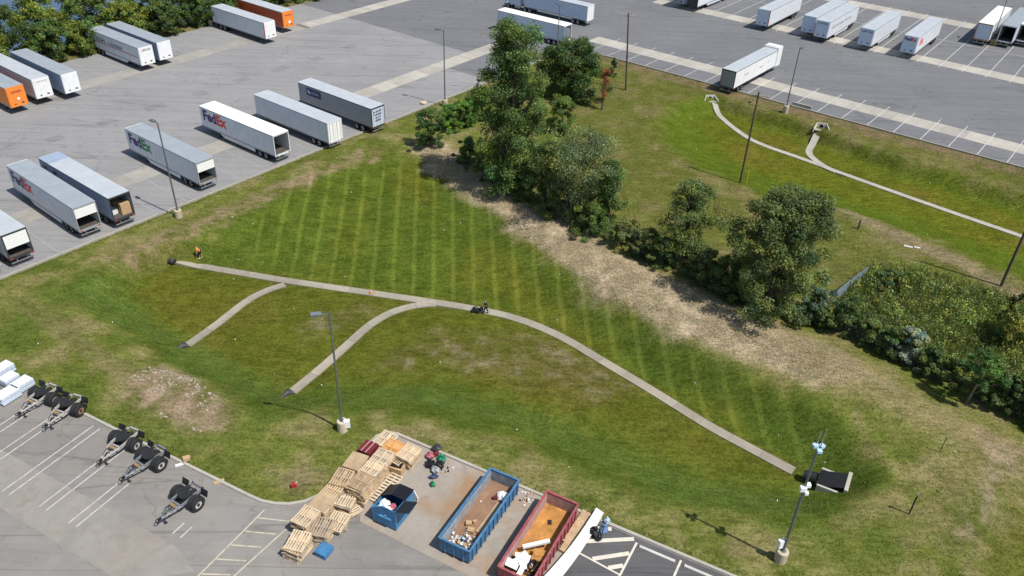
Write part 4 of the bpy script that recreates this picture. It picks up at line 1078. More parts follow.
# ------------------------------------------------------------------ converter dollies
def dolly(label, px, tip, z=.5, frame='galv', rim=None, yaw=0):
    c = onz(px[0], px[1], .55); q = onz(tip[0], tip[1], .3); d = q - c; rz = math.atan2(d.y, d.x) + yaw
    t = thing('converter_dolly', label, 'trailer dolly', (c.x, c.y, .006), rz, 'converter dollies along the kerb', 1.12)     # drawbar towards +x
    b = MB()
    for s in (1, -1): b.box((-.1, s * .48, .78), (1.9, .12, .16))
    b.box((.85, 0, .78), (.12, 1.05, .16)); b.box((-1.0, 0, .78), (.12, 1.05, .16)); b.box((0, 0, .78), (.12, .9, .14)); b.build('frame', frame, t)
    b = MB(); b.tube([(.8, .48, .78), (2.1, .06, .62)], .075, 6); b.tube([(.8, -.48, .78), (2.1, -.06, .62)], .075, 6); b.box((1.45, 0, .72), (.1, .7, .12))
    b.build('drawbar', frame, t)
    b = MB(); b.box((2.17, 0, .6), (.3, .14, .14)); b.tube([(2.37 + .13 * math.cos(k * .628), .13 * math.sin(k * .628), .6) for k in range(11)], .035, 6); b.build('tow_eye', 'black', t)
    b = MB(); b.tube([(1.95, .1, .62), (1.95, .1, .06)], .045, 6); b.box((1.95, .1, .04), (.2, .2, .05)); b.build('support_leg', 'dark_steel', t)
    b = MB(); b.prism([(-.5, -.45), (.25, -.45), (.5, -.2), (.5, .2), (.25, .45), (-.5, .45), (-.65, .25), (-.2, .06), (-.2, -.06), (-.65, -.25)], .95, 1.03); b.box((0, 0, .9), (.5, .7, .1)); b.build('fifth_wheel', 'black', t)
    b = MB(); b.tube([(0, -1.0, .5), (0, 1.0, .5)], .08, 8); b.build('axle', 'dark_steel', t)
    for s in (1, -1):
        w = link('wheel', rim or WHEEL, t); w.location = (0, s * .86, .5); w.rotation_euler = (0, 0, 0 if s > 0 else math.pi)
        b = MB(); b.box((-.75, s * .9, .85), (.03, .62, .5), 0, 0, -.35); b.build('mud_flap', 'black', t)
    b = MB(); b.tube([(1.1, -.2, .86), (1.1, .2, .86)], .12, 8); b.build('air_tank', 'cargo', t)
    b = MB()
    for y in (-.1, .12): b.tube([(.9, y, .9), (1.5, y * 1.6, .95), (1.9, y, .72)], .025, 5)
    b.build('hose', 'black', t)
    return t
dolly('white framed dolly nearest the white bundles', (44, 396), (25, 413), frame='dolly_white')
dolly('white framed dolly with rusty wheel rim, second from the white bundles', (69, 407), (49, 427), frame='dolly_white', rim=WHEEL_R)
dolly('white framed dolly in the middle of the five', (125, 441), (105, 461), frame='dolly_white')
dolly('grey framed dolly touching the middle white one', (151, 459), (127, 479), frame='galv')
dolly('grey framed dolly standing alone near the pallets', (187, 498), (165, 519), frame='galv')
# loose rubbish at the kerb
for lab, px, d, m_ in (('brown carton lying at the kerb between the dollies', (187, 461), (.5, .4, .3), 'cardboard'), ('white rag lying at the kerb beside the brown carton', (180, 465), (.7, .25, .06), 'bag_white'), ('flat brown board at the kerb above the lone dolly', (219, 482), (.8, .35, .05), 'cardboard')):
    p = onz(*px, 0); b = MB(); b.box((0, 0, d[2] / 2), d, .5); b.box((d[0] * .3, d[1] * .4, d[2] * .5), (d[0] * .4, d[1] * .3, d[2] * .8), 1.0)
    o = b.build('litter', m_); o.location = (p.x, p.y, .125 if lab[0] == 'b' else .02); tag(o, lab, 'litter')
p = at(294, 487); t = thing('fuel_can', 'small red fuel can on the bare patch beside the pallets', 'fuel can', p, .4)
mb = MB(); mb.prism_y([(-.2, 0), (.2, 0), (.22, .3), (.12, .4), (-.2, .38)], -.13, .13); mb.build('body', 'red', t)
mb = MB(); mb.tube([(-.12, 0, .38), (-.1, 0, .48), (.08, 0, .5), (.12, 0, .4)], .025, 6); mb.build('handle', 'red', t); mb = MB(); mb.tube([(.16, 0, .34), (.3, 0, .48)], .03, 6); mb.build('spout', 'bag_white', t)

# white bundled stacks at the left edge
def bundle(label, px, top, nl, sx, sy, rz):
    p = onz(px[0], px[1], top); t = thing('panel_bundle', label, 'bundle', (p.x, p.y, .006), rz, 'white bundles at the left edge')
    rg = random.Random(px[0])
    h = (top - .12) / nl
    for k in range(nl):
        b = MB(); b.box((rg.uniform(-.03, .03), rg.uniform(-.03, .03), .12 + h * (k + .5)), (sx, sy, h - .025)); b.build('panel_layer', 'white_side' if k == nl - 1 else 'pale_side', t)
    b = MB()
    for s in (-.35, 0, .35): b.box((s * sx, 0, .06), (.1, sy * .95, .11))
    b.build('bearers', 'wood_grey', t)
ab = FB.a
bundle('white bundle nearest the dollies', (21, 381), .85, 5, 1.1, 1.55, ab)
bundle('white bundle at the kerb, cut by the left edge behind the others', (2, 366), .85, 5, 1.1, 1.5, ab)
bundle('white bundle in front, its long side on the painted lines', (6, 392), .85, 5, 1.15, 1.7, ab)
bundle('white bundle in the middle of the four at the left edge', (8, 376), .85, 5, 1.1, 1.3, ab)

# ------------------------------------------------------------------ pallets
def pallet_meshes(mat, gap=True, L=1.72, W=1.42):
    rg = random.Random(mat)
    top = MB(); nb = 7 if gap else 12
    for k in range(nb):
        w = (.104 if gap else W / nb - .006)
        top.box((rg.uniform(-.01, .01), -W / 2 + (k + .5) * W / nb, .13), (L, w, .022), rg.uniform(-.01, .01))
    st = MB()
    for x in (-L / 2 + .05, 0, L / 2 - .05): st.box((x, 0, .07), (.08, W, .096))
    bt = MB()
    for y in (-W / 2 + .06, 0, W / 2 - .06): bt.box((0, y, .011), (L, .14, .02))
    return top.mesh('top_deck', mat), st.mesh('stringers', mat), bt.mesh('bottom_deck', mat)
PM = {k: pallet_meshes(k) for k in ('wood', 'wood_pale', 'wood_grey', 'wood_orange')}
PM['ply'] = pallet_meshes('plywood', False)
ORD = ['bottom', 'second', 'third', 'fourth', 'fifth', 'sixth', 'seventh', 'eighth', 'ninth', 'tenth', 'eleventh', 'twelfth']
def pallet(label, loc, rz, kind, tilt=(0, 0)):
    t = thing('pallet', label, 'pallet', loc, rz, 'wooden pallets stacked by the near lawn'); t.rotation_euler = (tilt[0], tilt[1], rz)
    for nm, me_ in zip(('top_deck', 'stringers', 'bottom_deck'), PM[kind]): link(nm, me_, t)
    return t
AP = FB.a + rad(90)
stacks = [  # description, pixel of the top, count, deck kinds, turn
    ('the slatted stack nearest the bottom edge', (297, 541), 8, 'wood_pale', 'wood', 8),
    ('the pale topped stack second from the bottom edge', (305, 515), 10, 'wood_pale', 'wood', -4),
    ('the grey stack behind the blue crate', (322, 526), 7, 'wood_grey', 'wood_grey', 12),
    ('the long boarded stack by the curved kerb', (323, 501), 9, 'ply', 'wood', 0),
    ('the brown stack beside the long boarded one', (333, 489), 9, 'wood', 'wood_grey', -5),
    ('the pale stack below the tallest one', (346, 497), 7, 'wood_pale', 'wood', 7),
    ('the brown stack above the curved kerb', (341, 476), 10, 'wood', 'wood_grey', 6),
    ('the board topped stack below the maroon racks', (355, 461), 9, 'ply', 'wood', 0),
    ('the tallest stack beside the lone flat pallet', (360, 481), 13, 'wood', 'wood', 3),
    ('the stack behind the tallest one', (371, 467), 11, 'wood_pale', 'wood', -3),
    ('the stack between the maroon racks and the carton', (381, 456), 10, 'wood_pale', 'wood', 2),
    ('the farthest stack from the bottom edge', (385, 438), 6, 'wood_pale', 'wood_grey', 4),
    ('the orange stack', (392, 447), 7, 'wood_orange', 'wood', -2),
    ('the slatted stack nearest the heap of bags', (408, 451), 8, 'wood_pale', 'wood', 3),
    ('the slatted stack right behind the brown carton', (399, 455), 5, 'wood_pale', 'wood_pale', -5),
    ('the low heap above the blue crate', (338, 519), 4, 'wood_pale', 'wood_grey', 25),
    ('the low heap beside the tallest stack', (348, 508), 2, 'wood_pale', 'wood_pale', -20)]
for desc, px, n_, ktop, krest, turn in stacks:
    p = onz(px[0], px[1], n_ * .145); rg = random.Random(px[0])
    for k in range(n_):
        z = .006 + k * .1435; jit = .075 if n_ > 4 else .2
        place = 'topmost' if k == n_ - 1 else ORD[k] + ('' if k == 0 else ' from the bottom')
        kind = ktop if k == n_ - 1 else (krest if rg.random() < .5 else rg.choice(('wood', 'wood_grey', 'wood_grey', 'wood_pale')))
        pallet('wooden pallet, %s of %s' % (place, desc), (p.x + rg.uniform(-jit, jit), p.y + rg.uniform(-jit, jit), z), AP + rad(turn) + rg.uniform(-.12, .12) * (1 if n_ > 4 else 3), kind)
# lone long pallet on the ground
p = onz(386, 488, .1); t = thing('long_pallet', 'long pale pallet lying flat by the blue bin', 'pallet', (p.x, p.y, .012), FB.a + rad(90))
mb = MB()
for k in range(11): mb.box((-1.5 + k * .3, 0, .13), (.12, 1.05, .025))
mb.build('top_deck', 'wood_pale', t)
mb = MB()
for y in (-.48, 0, .48): mb.box((0, y, .06), (3.15, .07, .115))
mb.build('stringers', 'wood_pale', t)
# maroon racks
p = onz(368, 447, 1.1); t = thing('maroon_rack', 'dark maroon rack with two pale rails at the back of the pallets', 'rack', (p.x, p.y, .006), FB.a + rad(90))
mb = MB()
for k in range(5): mb.box((0, 0, .1 + k * .24), (1.3, 1.15, .16))
mb.build('stack_body', 'maroon', t)
for y in (-.2, .22): mb = MB(); mb.box((0, y, 1.16), (1.3, .07, .05)); mb.build('rail', 'pale_inside', t)
p = onz(397, 466, .5); t = thing('carton', 'brown carton with black lid in front of the slatted pallets', 'carton', (p.x, p.y, .012), FB.a + rad(95))
mb = MB(); mb.box((0, 0, .3), (.9, 1.2, .6)); mb.build('box_body', 'cardboard', t); mb = MB(); mb.box((.05, .05, .63), (.7, 1.0, .06), .1); mb.build('lid', 'bag_black', t)
p = onz(324, 550, .35); t = thing('blue_crate', 'bright blue crate under the pallets by the bottom edge', 'crate', (p.x, p.y, .006), FB.a + rad(92))
mb = MB(); mb.bx(-.5, .5, -.45, -.41, 0, .45); mb.bx(-.5, .5, .41, .45, 0, .45); mb.bx(-.5, -.46, -.41, .41, 0, .45); mb.bx(.46, .5, -.41, .41, 0, .45); mb.bx(-.46, .46, -.41, .41, .02, .06); mb.build('shell', 'bin_blue', t)
mb = MB(); mb.bx(-.52, .52, -.47, .47, .451, .49); mb.build('lid', 'bin_blue', t)

# ------------------------------------------------------------------ front load bin
t = thing('waste_bin', 'blue waste bin with black lids, one open, between pallets and pad', 'waste bin', FB.p(-11.75, -6.75, .009), FB.a - rad(90), None, 1.2)   # x across the lids
BW, BD = 2.0, 1.55
mb = MB()
def slab_poly(poly, x0, x1, m_=0):
    n_ = len(poly); mb.add([(x0, y, z) for y, z in poly] + [(x1, y, z) for y, z in poly], [tuple(range(n_)), tuple(range(2 * n_ - 1, n_ - 1, -1))] + [(i, n_ + i, n_ + (i + 1) % n_, (i + 1) % n_) for i in range(n_)], m_)
prof = [(-.85, 0.1), (.85, .1), (.85, 1.75), (-.1, 1.75), (-.95, 1.15)]
slab_poly(prof, -BW / 2, -BW / 2 + .05); slab_poly(prof, BW / 2 - .05, BW / 2)
mb.bx(-BW / 2 + .05, BW / 2 - .05, -.85, .85, .1, .15); mb.bx(-BW / 2 + .05, BW / 2 - .05, .80, .85, .15, 1.75)
mb.add([(x, y, z) for x in (-BW / 2 + .05, BW / 2 - .05) for y, z in ((-.85, .15), (-.95, 1.15), (-.9, 1.15), (-.8, .15))], [(0, 1, 2, 3), (7, 6, 5, 4), (0, 4, 5, 1), (1, 5, 6, 2), (2, 6, 7, 3)])
mb.build('bin_body', 'bin_blue', t)
for s in (1, -1):
    mb = MB(); mb.bx(s * BW / 2, s * (BW / 2 + .12), -.35, .55, .75, .95); mb.build('lift_pocket', 'bin_blue', t)
mb = MB(); mb.add([(-BW / 2 - .02, .9, 1.80), (-.02, .9, 1.80), (-.02, -.1, 1.80), (-.02, -1.0, 1.2), (-BW / 2 - .02, -1.0, 1.2), (-BW / 2 - .02, -.1, 1.80)], [(0, 1, 2, 5), (5, 2, 3, 4)])
mb.add([(-BW / 2 - .02, .9, 1.77), (-.02, .9, 1.77), (-.02, -.1, 1.77), (-.02, -1.0, 1.17), (-BW / 2 - .02, -1.0, 1.17), (-BW / 2 - .02, -.1, 1.77)], [(5, 2, 1, 0), (4, 3, 2, 5)])
mb.build('lid', 'bag_black', t)
mb = MB(); mb.box((.5, 1.36, 2.0), (.98, 1.05, .05), 0, 0, 0, rad(24)); mb.build('open_lid', 'bag_black', t)
rg = random.Random(7)
for k, (x, y, r_, m_, lab) in enumerate(((.35, -.35, .34, 'bag_white', 'largest white refuse bag at the front of the open bin half'), (.7, .1, .3, 'bag_white', 'white refuse bag at the back of the open bin half'), (.75, -.45, .24, 'pale_blue', 'pale blue refuse bag in the open bin half'), (.3, .2, .22, 'pink', 'pink refuse bag in the open bin half'))):
    mb = MB(); mb.blob((x, y, 1.2), (r_, r_ * .9, r_ * .75), 0, k, 10, .28)
    o = mb.build('refuse_bag', m_); o.location = t.location; o.rotation_euler = t.rotation_euler; o.scale = t.scale
    tag(o, lab, 'bag', 'bags inside the blue waste bin')
p = onz(415, 500, 0); b = MB(); b.box((0, 0, .3), (.06, 1.0, .6), .5, 0, .35); o = b.build('foam_sheet', 'bag_white'); o.location = (p.x, p.y, .012); tag(o, 'white foam sheet leaning behind the blue waste bin', 'sheet')

# ------------------------------------------------------------------ roll-off containers
def rolloff(label, u0, u1, v0, v1, h, mat, inside, floor):
    W = u1 - u0; Lc = v1 - v0
    t = thing('rolloff_container', label, 'skip', FB.p((u0 + u1) / 2, (v0 + v1) / 2, .012), FB.a)        # y along the box
    th = .06; z0 = .22
    for nm, bx_ in (('side_wall', (-W / 2, -W / 2 + th, -Lc / 2, Lc / 2)), ('side_wall', (W / 2 - th, W / 2, -Lc / 2, Lc / 2)), ('front_wall', (-W / 2 + th, W / 2 - th, Lc / 2 - th, Lc / 2)), ('tail_gate', (-W / 2 + th, W / 2 - th, -Lc / 2, -Lc / 2 + th))):
        mb = MB(); mb.bx(*bx_, z0, h)
        w = mb.build(nm, mat, t)
        x0, x1, y0, y1 = bx_
        mb = MB(); i = .008
        if x1 - x0 < .1: sx = x1 + i / 2 if x0 < 0 else x0 - i / 2; mb.bx(sx - .004, sx + .004, y0 + th, y1 - th, z0 + .08, h - .1)
        else: sy = y0 - i / 2 if y0 > 0 else y1 + i / 2; mb.bx(x0, x1, sy - .004, sy + .004, z0 + .08, h - .1)
        mb.build('inner_face', inside, w)
    mb = MB(); mb.bx(-W / 2 + th, W / 2 - th, -Lc / 2 + th, Lc / 2 - th, z0, z0 + .07); mb.build('floor_plate', floor, t)
    k = 0; y = -Lc / 2 + .35
    while y < Lc / 2 - .1:
        for s in (1, -1): mb = MB(); mb.box((s * (W / 2 + .05), y, (z0 + h) / 2), (.098, .1, h - z0 - .02)); mb.build('rib', mat, t)
        y += .62
    for x in (-W * .3, 0, W * .3):
        for s in (1, -1): mb = MB(); mb.box((x, s * (Lc / 2 + .04), (z0 + h) / 2), (.09, .078, h - z0 - .02)); mb.build('rib', mat, t)
    mb = MB()
    for s in (1, -1): mb.box((s * (W / 2 - .0), 0, h + .045), (.16, Lc + .1, .088)); mb.box((0, s * (Lc / 2), h + .045), (W - .164, .16, .086))
    mb.build('top_rail', mat, t)
    mb = MB()
    for s in (1, -1): mb.box((s * .45, 0, .12), (.12, Lc - .1, .19))
    mb.build('skid_rail', 'dark_steel', t)
    for x in (-.7, .7):
        for s in (1, -1): mb = MB(); mb.tube([(x - .1, s * (Lc / 2 - .25), .11), (x + .1, s * (Lc / 2 - .25), .11)], .1, 10); mb.build('roller', 'dark_steel', t)
    return t
tb = rolloff('blue roll-off skip with little rubbish on its brown floor', -7.05, -4.55, -7.85, -.3, 1.42, 'rolloff_blue', 'blue_inside', 'rust_floor')
tr = rolloff('red roll-off skip with rusty orange floor and white scrap', -2.2, .4, -7.95, -.25, 1.45, 'rolloff_red', 'pale_inside', 'rust_orange')
def inside(t, name, mb, mat, label, cat, group=None):
    o = mb.build(name, mat); o.location = t.location; o.rotation_euler = t.rotation_euler; return tag(o, label, cat, group)
mb = MB(); mb.box((.55, .3, .36), (.42, 3.2, .14), rad(-2)); inside(tb, 'timber_board', mb, 'wood', 'long timber board lying in the blue skip', 'board')
mb = MB(); mb.blob((.55, 2.55, .5), (.5, .42, .28), 0, 3, 9, .3); inside(tb, 'refuse_bag', mb, 'bag_white', 'big white bag at the far end of the blue skip', 'bag')
mb = MB(); mb.box((.1, 2.2, .42), (.5, .22, .22), .6); inside(tb, 'scrap_block', mb, 'maroon', 'dark block beside the big white bag in the blue skip', 'scrap')
mb = MB(); mb.box((-.75, 1.4, .33), (.12, .1, .05), .3); inside(tb, 'paper_scrap', mb, 'bag_white', 'white paper scrap alone on the brown floor of the blue skip', 'paper')
for k, (x, y, s, r) in enumerate(((-.45, -.95, .42, .4), (-.15, -.55, .3, .9), (0, -1.45, .5, .2))):
    mb = MB(); mb.box((x, y, .29 + s * .35), (s, s * .8, s * .7), r); mb.box((x + .05, y, .30 + s * .72), (s * .7, s * .3, .03), r)
    inside(tb, 'carton', mb, 'cardboard', ('middle carton of the three in the blue skip', 'smallest carton of the three in the blue skip', 'largest carton of the three in the blue skip')[k], 'carton', 'cartons in the blue skip')
mb = MB(); rg = random.Random(3)
for k in range(80):
    s = rg.uniform(.08, .26); mb.box((rg.uniform(-1.0, .95), rg.triangular(-3.6, -1.4, -2.9), .34 + rg.random() * .2), (s, s * rg.uniform(.4, 1), s * .5), rg.random() * 3, rg.choice((0, 0, 1, 2, 3, 4)), rg.uniform(-.5, .5), rg.uniform(-.5, .5))
o = mb.build('loose_rubbish', ['bag_white', 'grey_side', 'pale_blue', 'cardboard', 'navy']); o.location = tb.location; o.rotation_euler = tb.rotation_euler; stuff(o, 'loose rubbish heaped at the near end of the blue skip')
for k, (a, b_, w, lab) in enumerate((((-.75, -1.2, .95), (.75, .1, 1.1), .26, 'white pipe leaning across the middle of the red skip'), ((.1, -3.6, 1.0), (-.05, -1.6, .9), .36, 'white board standing out at the near end of the red skip'))):
    a, b_ = Vector(a), Vector(b_); d = b_ - a; mb = MB(); mb.box((a + b_) / 2, (d.length, w, .1 if k else .2), math.atan2(d.y, d.x), 0, -math.asin(d.z / d.length)); inside(tr, 'scrap_board', mb, 'white_clean', lab, 'scrap', 'white scrap in the red skip')
for k, (x, y, sx, sy, r, lab) in enumerate(((-.5, -1.9, .9, .5, .5, 'folded white panel under the white pipe in the red skip'), (-.75, -2.8, .9, .6, .1, 'crumpled white panel against the left wall of the red skip'), (-.2, -2.4, .5, 1.1, .9, 'white panel lying between the others in the red skip'))):
    mb = MB(); mb.box((x, y, .85 + .07 * k), (sx, sy, .05), r, 0, .15, .2); mb.box((x + .1, y + .2, .98 + .07 * k), (sx * .5, sy * .6, .05), r + .7, 0, -.3, .2); inside(tr, 'crumpled_panel', mb, 'white_clean', lab, 'scrap', 'white scrap in the red skip')
mb = MB()
for k in range(3): mb.tube([(.55 + .25 * math.cos(a * .5) * (1 + .1 * k), -2.2 + .45 * math.sin(a * .5), .75 + .05 * k + .02 * a) for a in range(14)], .06, 6)
inside(tr, 'hose_coil', mb, 'black', 'tangled black hose in the red skip', 'hose')
mb = MB(); mb.box((.55, -1.2, .62), (.9, 1.0, .5), .2); mb.box((.55, -1.2, .9), (.7, .3, .08), .5); inside(tr, 'rusty_cabinet', mb, 'rust_orange', 'rusty cabinet beside the black hose in the red skip', 'cabinet')
mb = MB(); mb.box((-.2, 2.2, .32), (.28, .4, .1), .4); inside(tr, 'scrap_block', mb, 'black', 'small black block on the rusty floor of the red skip', 'scrap')
mb = MB(); rg = random.Random(9)
for k in range(60):
    s = rg.uniform(.1, .34); mb.box((rg.uniform(-1.0, 1.0), rg.uniform(-3.6, -1.5), .36 + rg.random() * .3), (s, s * rg.uniform(.4, 1), s * .5), rg.random() * 3, rg.choice((0, 1, 2, 3)), rg.uniform(-.6, .6), rg.uniform(-.5, .5))
o = mb.build('loose_rubbish', ['black', 'grey_side', 'dark_steel', 'rust_orange']); o.location = tr.location; o.rotation_euler = tr.rotation_euler; stuff(o, 'dark scrap heaped at the near end of the red skip')
# boards leaning beside the red skip
a = FB.p(1.75, 1.0, .3); b_ = FB.p(1.0, -7.0, .3)
d = b_ - a; rz = math.atan2(d.y, d.x)
mb = MB(); L_ = d.length; rows = []
for i in range(9):
    s = i / 8; w = .33 + .14 * s; y = .22 * math.sin(s * 3.14); rows += [(-L_ / 2 + L_ * s, y - w, .42 + .12 * s), (-L_ / 2 + L_ * s, y + w, .28), (-L_ / 2 + L_ * s, y + w, .24), (-L_ / 2 + L_ * s, y - w, .38 + .12 * s)]
mb.add(rows, [(i * 4 + j, i * 4 + (j + 1) % 4, i * 4 + 4 + (j + 1) % 4, i * 4 + 4 + j) for i in range(8) for j in range(4)] + [(3, 2, 1, 0), (32, 33, 34, 35)])
o = mb.build('white_sheet', 'sheet_white'); o.location = ((a.x + b_.x) / 2, (a.y + b_.y) / 2, 0.01); o.rotation_euler = (0, 0, rz); tag(o, 'long bent white sheet lying beside the red skip', 'sheet')
b = MB(); b.box((0, 0, .12), (4.2, .42, .16)); b.box((.4, .25, .22), (3.4, .3, .05), .03); o = b.build('timber_board', 'wood'); o.location = FB.p(.85, -1.6, .012); o.rotation_euler = (0, 0, FB.a + rad(86)); tag(o, 'brown timber boards between the red skip and the white sheet', 'board')

# bags and bundles on the ground
def sack(label, px, r, mat, seed, z=0.0, name='refuse_bag', cat='bag', group=None):
    p = onz(px[0], px[1], r[2]); t = thing(name, label, cat, (p.x, p.y, .012 + z), seed, group)
    b = MB(); b.blob((0, 0, r[2] * .8), (r[0] * .85, r[1] * .85, r[2] * .85), 0, seed, 12, .3); b.build('sack', mat, t); b = MB(); b.tube([(0, 0, r[2] * 1.75), (0, .02, r[2] * 2.0), (.03, .05, r[2] * 2.15)], [.09, .04, .1], 7); b.build('knot', mat, t)
GH = 'heap of bags beside the pallets'
for lab, px, r, m_, sd_ in (('dark grey bag at the top of the heap beside the pallets', (437, 447), (.42, .4, .36), 'dark_steel', 1), ('pink bag on the left of the heap beside the pallets', (430, 455), (.36, .34, .3), 'pink', 2), ('maroon bag in the middle of the heap beside the pallets', (436, 453), (.28, .27, .25), 'maroon', 3), ('green bag on the right of the heap beside the pallets', (442, 458), (.4, .38, .34), 'bag_green', 4),
                            ('large black bag on the left of the heap by the pallets', (430, 463), (.46, .42, .36), 'bag_black', 5), ('black bag on the right of the heap under the green one', (440, 464), (.4, .36, .32), 'bag_black', 6), ('grey bag below the heap, below the maroon one', (435, 469), (.36, .42, .28), 'cloth_grey', 7), ('navy bundle trailing below the heap of bags', (434, 476), (.26, .42, .22), 'navy', 8), ('small green bag at the tail end of the heap', (433, 484), (.28, .24, .24), 'bag_green', 9)):
    sack(lab, px, r, m_, sd_, group=GH)
for lab, px, r, m_, sd_ in (('black bag beside the white sheet at the hatching', (595, 531), (.5, .42, .38), 'bag_black', 11), ('blue bundle beside the white sheet at the hatching', (604, 529), (.3, .5, .26), 'denim', 12), ('small black bag on the hatching lines', (599, 538), (.28, .26, .24), 'bag_black', 13), ('pale blue bag at the kerb by the hatching', (607, 520), (.26, .26, .3), 'pale_blue', 14)):
    sack(lab, px, r, m_, sd_, group='bags by the white sheet')
mb = MB(); rg = random.Random(5)
for k in range(60):
    px_ = rg.choice(((448, 468), (520, 490), (530, 496), (526, 500), (352, 512))); p = onz(px_[0] + rg.gauss(0, 4), px_[1] + rg.gauss(0, 2.5), 0); s = rg.uniform(.05, .22)
    mb.box((p.x, p.y, .012 + s * .2), (s, s * .6, s * .3), rg.random() * 3, rg.choice((0, 0, 1, 2)))
stuff(mb.build('scattered_litter', ['bag_white', 'cardboard', 'bag_black']), 'scattered paper litter along the kerb of the container pad')

# ------------------------------------------------------------------ people and mower
def skin_mesh(name, verts, edges, radii, mat, parent, sub=2):
    me_ = bpy.data.meshes.new(name); me_.from_pydata(verts, edges, []); me_.update()
    o = bpy.data.objects.new(name, me_); COL.objects.link(o)
    md = o.modifiers.new('skin', 'SKIN'); md.use_smooth_shade = True
    for i, r in enumerate(radii):
        sv = me_.skin_vertices[0].data[i]; sv.radius = (r, r) if isinstance(r, (int, float)) else r; sv.use_root = (i == 0)
    o.modifiers.new('sub', 'SUBSURF').levels = sub
    dg = bpy.context.evaluated_depsgraph_get(); dg.update()
    out = bpy.data.meshes.new_from_object(o.evaluated_get(dg)); bpy.data.objects.remove(o); bpy.data.meshes.remove(me_)
    out.materials.clear(); out.materials.append(MAT[mat]); return link(name, out, parent)
def person(label, loc, rz, lean, arms, legs, shirt, trousers, shoe):
    """faces +x; lean = forward tilt of the trunk; arms = hand targets; legs = foot x offsets"""
    t = thing('person', label, 'person', loc, rz)
    hip = Vector((0, 0, .92)); d = Vector((math.sin(lean), 0, math.cos(lean)))
    ch = hip + d * .42; nk = hip + d * .56; hd0 = nk + Vector((math.sin(lean * .6), 0, math.cos(lean * .6))) * .12; hd1 = hd0 + Vector((math.sin(lean * .5), 0, math.cos(lean * .5))) * .14
    V = [hip, hip + d * .2, ch, nk, hd0, hd1]; E_ = [(0, 1), (1, 2), (2, 3), (3, 4), (4, 5)]; R = [.13, .125, .145, .06, .085, .075]
    S1 = [hip + Vector((0, 0, -.02)), hip + d * .2, ch, nk - d * .04]; SE = [(0, 1), (1, 2), (2, 3)]; SR = [.155, .15, .17, .09]
    T1 = [hip + d * .06]; TE = []; TR = [.16]; fings = []
    for k, s in enumerate((1, -1)):
        sh = ch + d * .08 + Vector((0, s * .19, 0)); ha = Vector(arms[k]); el = (sh + ha) / 2 + Vector((-.06, s * .06, -.07))
        n0 = len(V); V += [sh, el, ha, ha + (ha - el).normalized() * .07]; E_ += [(2, n0), (n0, n0 + 1), (n0 + 1, n0 + 2), (n0 + 2, n0 + 3)]; R += [.06, .045, .032, (.04, .02)]
        m0 = len(S1); S1 += [sh, sh.lerp(el, .7)]; SE += [(2, m0), (m0, m0 + 1)]; SR += [.085, .075]
        f = (ha - el).normalized(); side = Vector((0, 1, 0)).cross(f).normalized() if abs(f.y) < .9 else Vector((1, 0, 0)); pc = ha + f * .07
        for q in range(4): a0 = pc + side * (.027 - .018 * q); fings.append((a0, a0 + f * (.045 - .004 * abs(q - 1)), a0 + f * .07 + Vector((0, -s * .02, -.02))))
        fings.append((ha + f * .02, ha + f * .05 + side * .05, ha + f * .085 + side * .055))
        hp = hip + Vector((0, s * .1, -.04)); ft = Vector((legs[k], s * .11, .07)); kn = (hp + ft) / 2 + Vector((.07, 0, .02))
        n0 = len(V); V += [hp, kn, ft, ft + Vector((.16, 0, -.03))]; E_ += [(0, n0), (n0, n0 + 1), (n0 + 1, n0 + 2), (n0 + 2, n0 + 3)]; R += [.09, .06, .042, .035]
        m0 = len(T1); T1 += [hp, kn, kn.lerp(ft, .8 if trousers[1] else .1)]; TE += [(0, m0), (m0, m0 + 1), (m0 + 1, m0 + 2)]; TR += [.11, .085, .075]
        skin_mesh('shoe', [ft + Vector((-.05, 0, -.02)), ft + Vector((.08, 0, -.03)), ft + Vector((.19, 0, -.04))], [(0, 1), (1, 2)], [.06, .055, .04], shoe, t)
    for a0, a1, a2 in fings:
        n0 = len(V); V += [a0, a1, a2]; E_ += [(n0, n0 + 1), (n0 + 1, n0 + 2)]; R += [.01, .009, .008]
    b = skin_mesh('body', V, E_, R, 'skin', t)
    skin_mesh('shirt', S1, SE, SR, shirt, t); skin_mesh('trousers', T1, TE, TR, trousers[0], t)
    hf = (hd1 - hd0).normalized(); skin_mesh('hair', [hd1 - Vector((.03, 0, 0)) - hf * .04, hd1 + hf * .05 - Vector((.01, 0, 0)), hd1 + Vector((.05, 0, .03))], [(0, 1), (1, 2)], [.095, .08, .05], 'hair', t)
    fx = Vector((math.cos(lean * .5), 0, -math.sin(lean * .5)))
    fc = (hd0 + hd1) / 2 + fx * .08
    mb_ = MB(); mb_.prism_y([(fc.x, fc.z + .02), (fc.x + .03, fc.z - .02), (fc.x, fc.z - .03)], -.012, .012); mb_.build('nose', 'skin', t)
    for s in (1, -1):
        mb_ = MB(); mb_.blob((fc.x - .002, s * .03, fc.z + .03), (.008, .012, .008), 0, 1, 6, 0); mb_.build('eye', 'black', t)
        mb_ = MB(); mb_.blob((fc.x - .08, s * .085, fc.z), (.02, .01, .03), 0, 1, 6, 0); mb_.build('ear', 'skin', t)
    mb_ = MB(); mb_.box((fc.x - .005, 0, fc.z - .055), (.012, .045, .01)); mb_.build('mouth', 'maroon', t)
    return t
p = at(201, 258)
person('person in orange shirt and dark shorts bending over near the pipe end', p, rad(200), .55, ((.42, .2, .62), (.45, -.18, .6)), (.1, -.18), 'shirt_orange', ('cloth_black', False), 'bag_white')
p = at(486, 314)
pz = height(np.array([p.x]), np.array([p.y]), False)[0] + .03
hd = math.atan2(CH['main'][24][1] - CH['main'][36][1], CH['main'][24][0] - CH['main'][36][0])
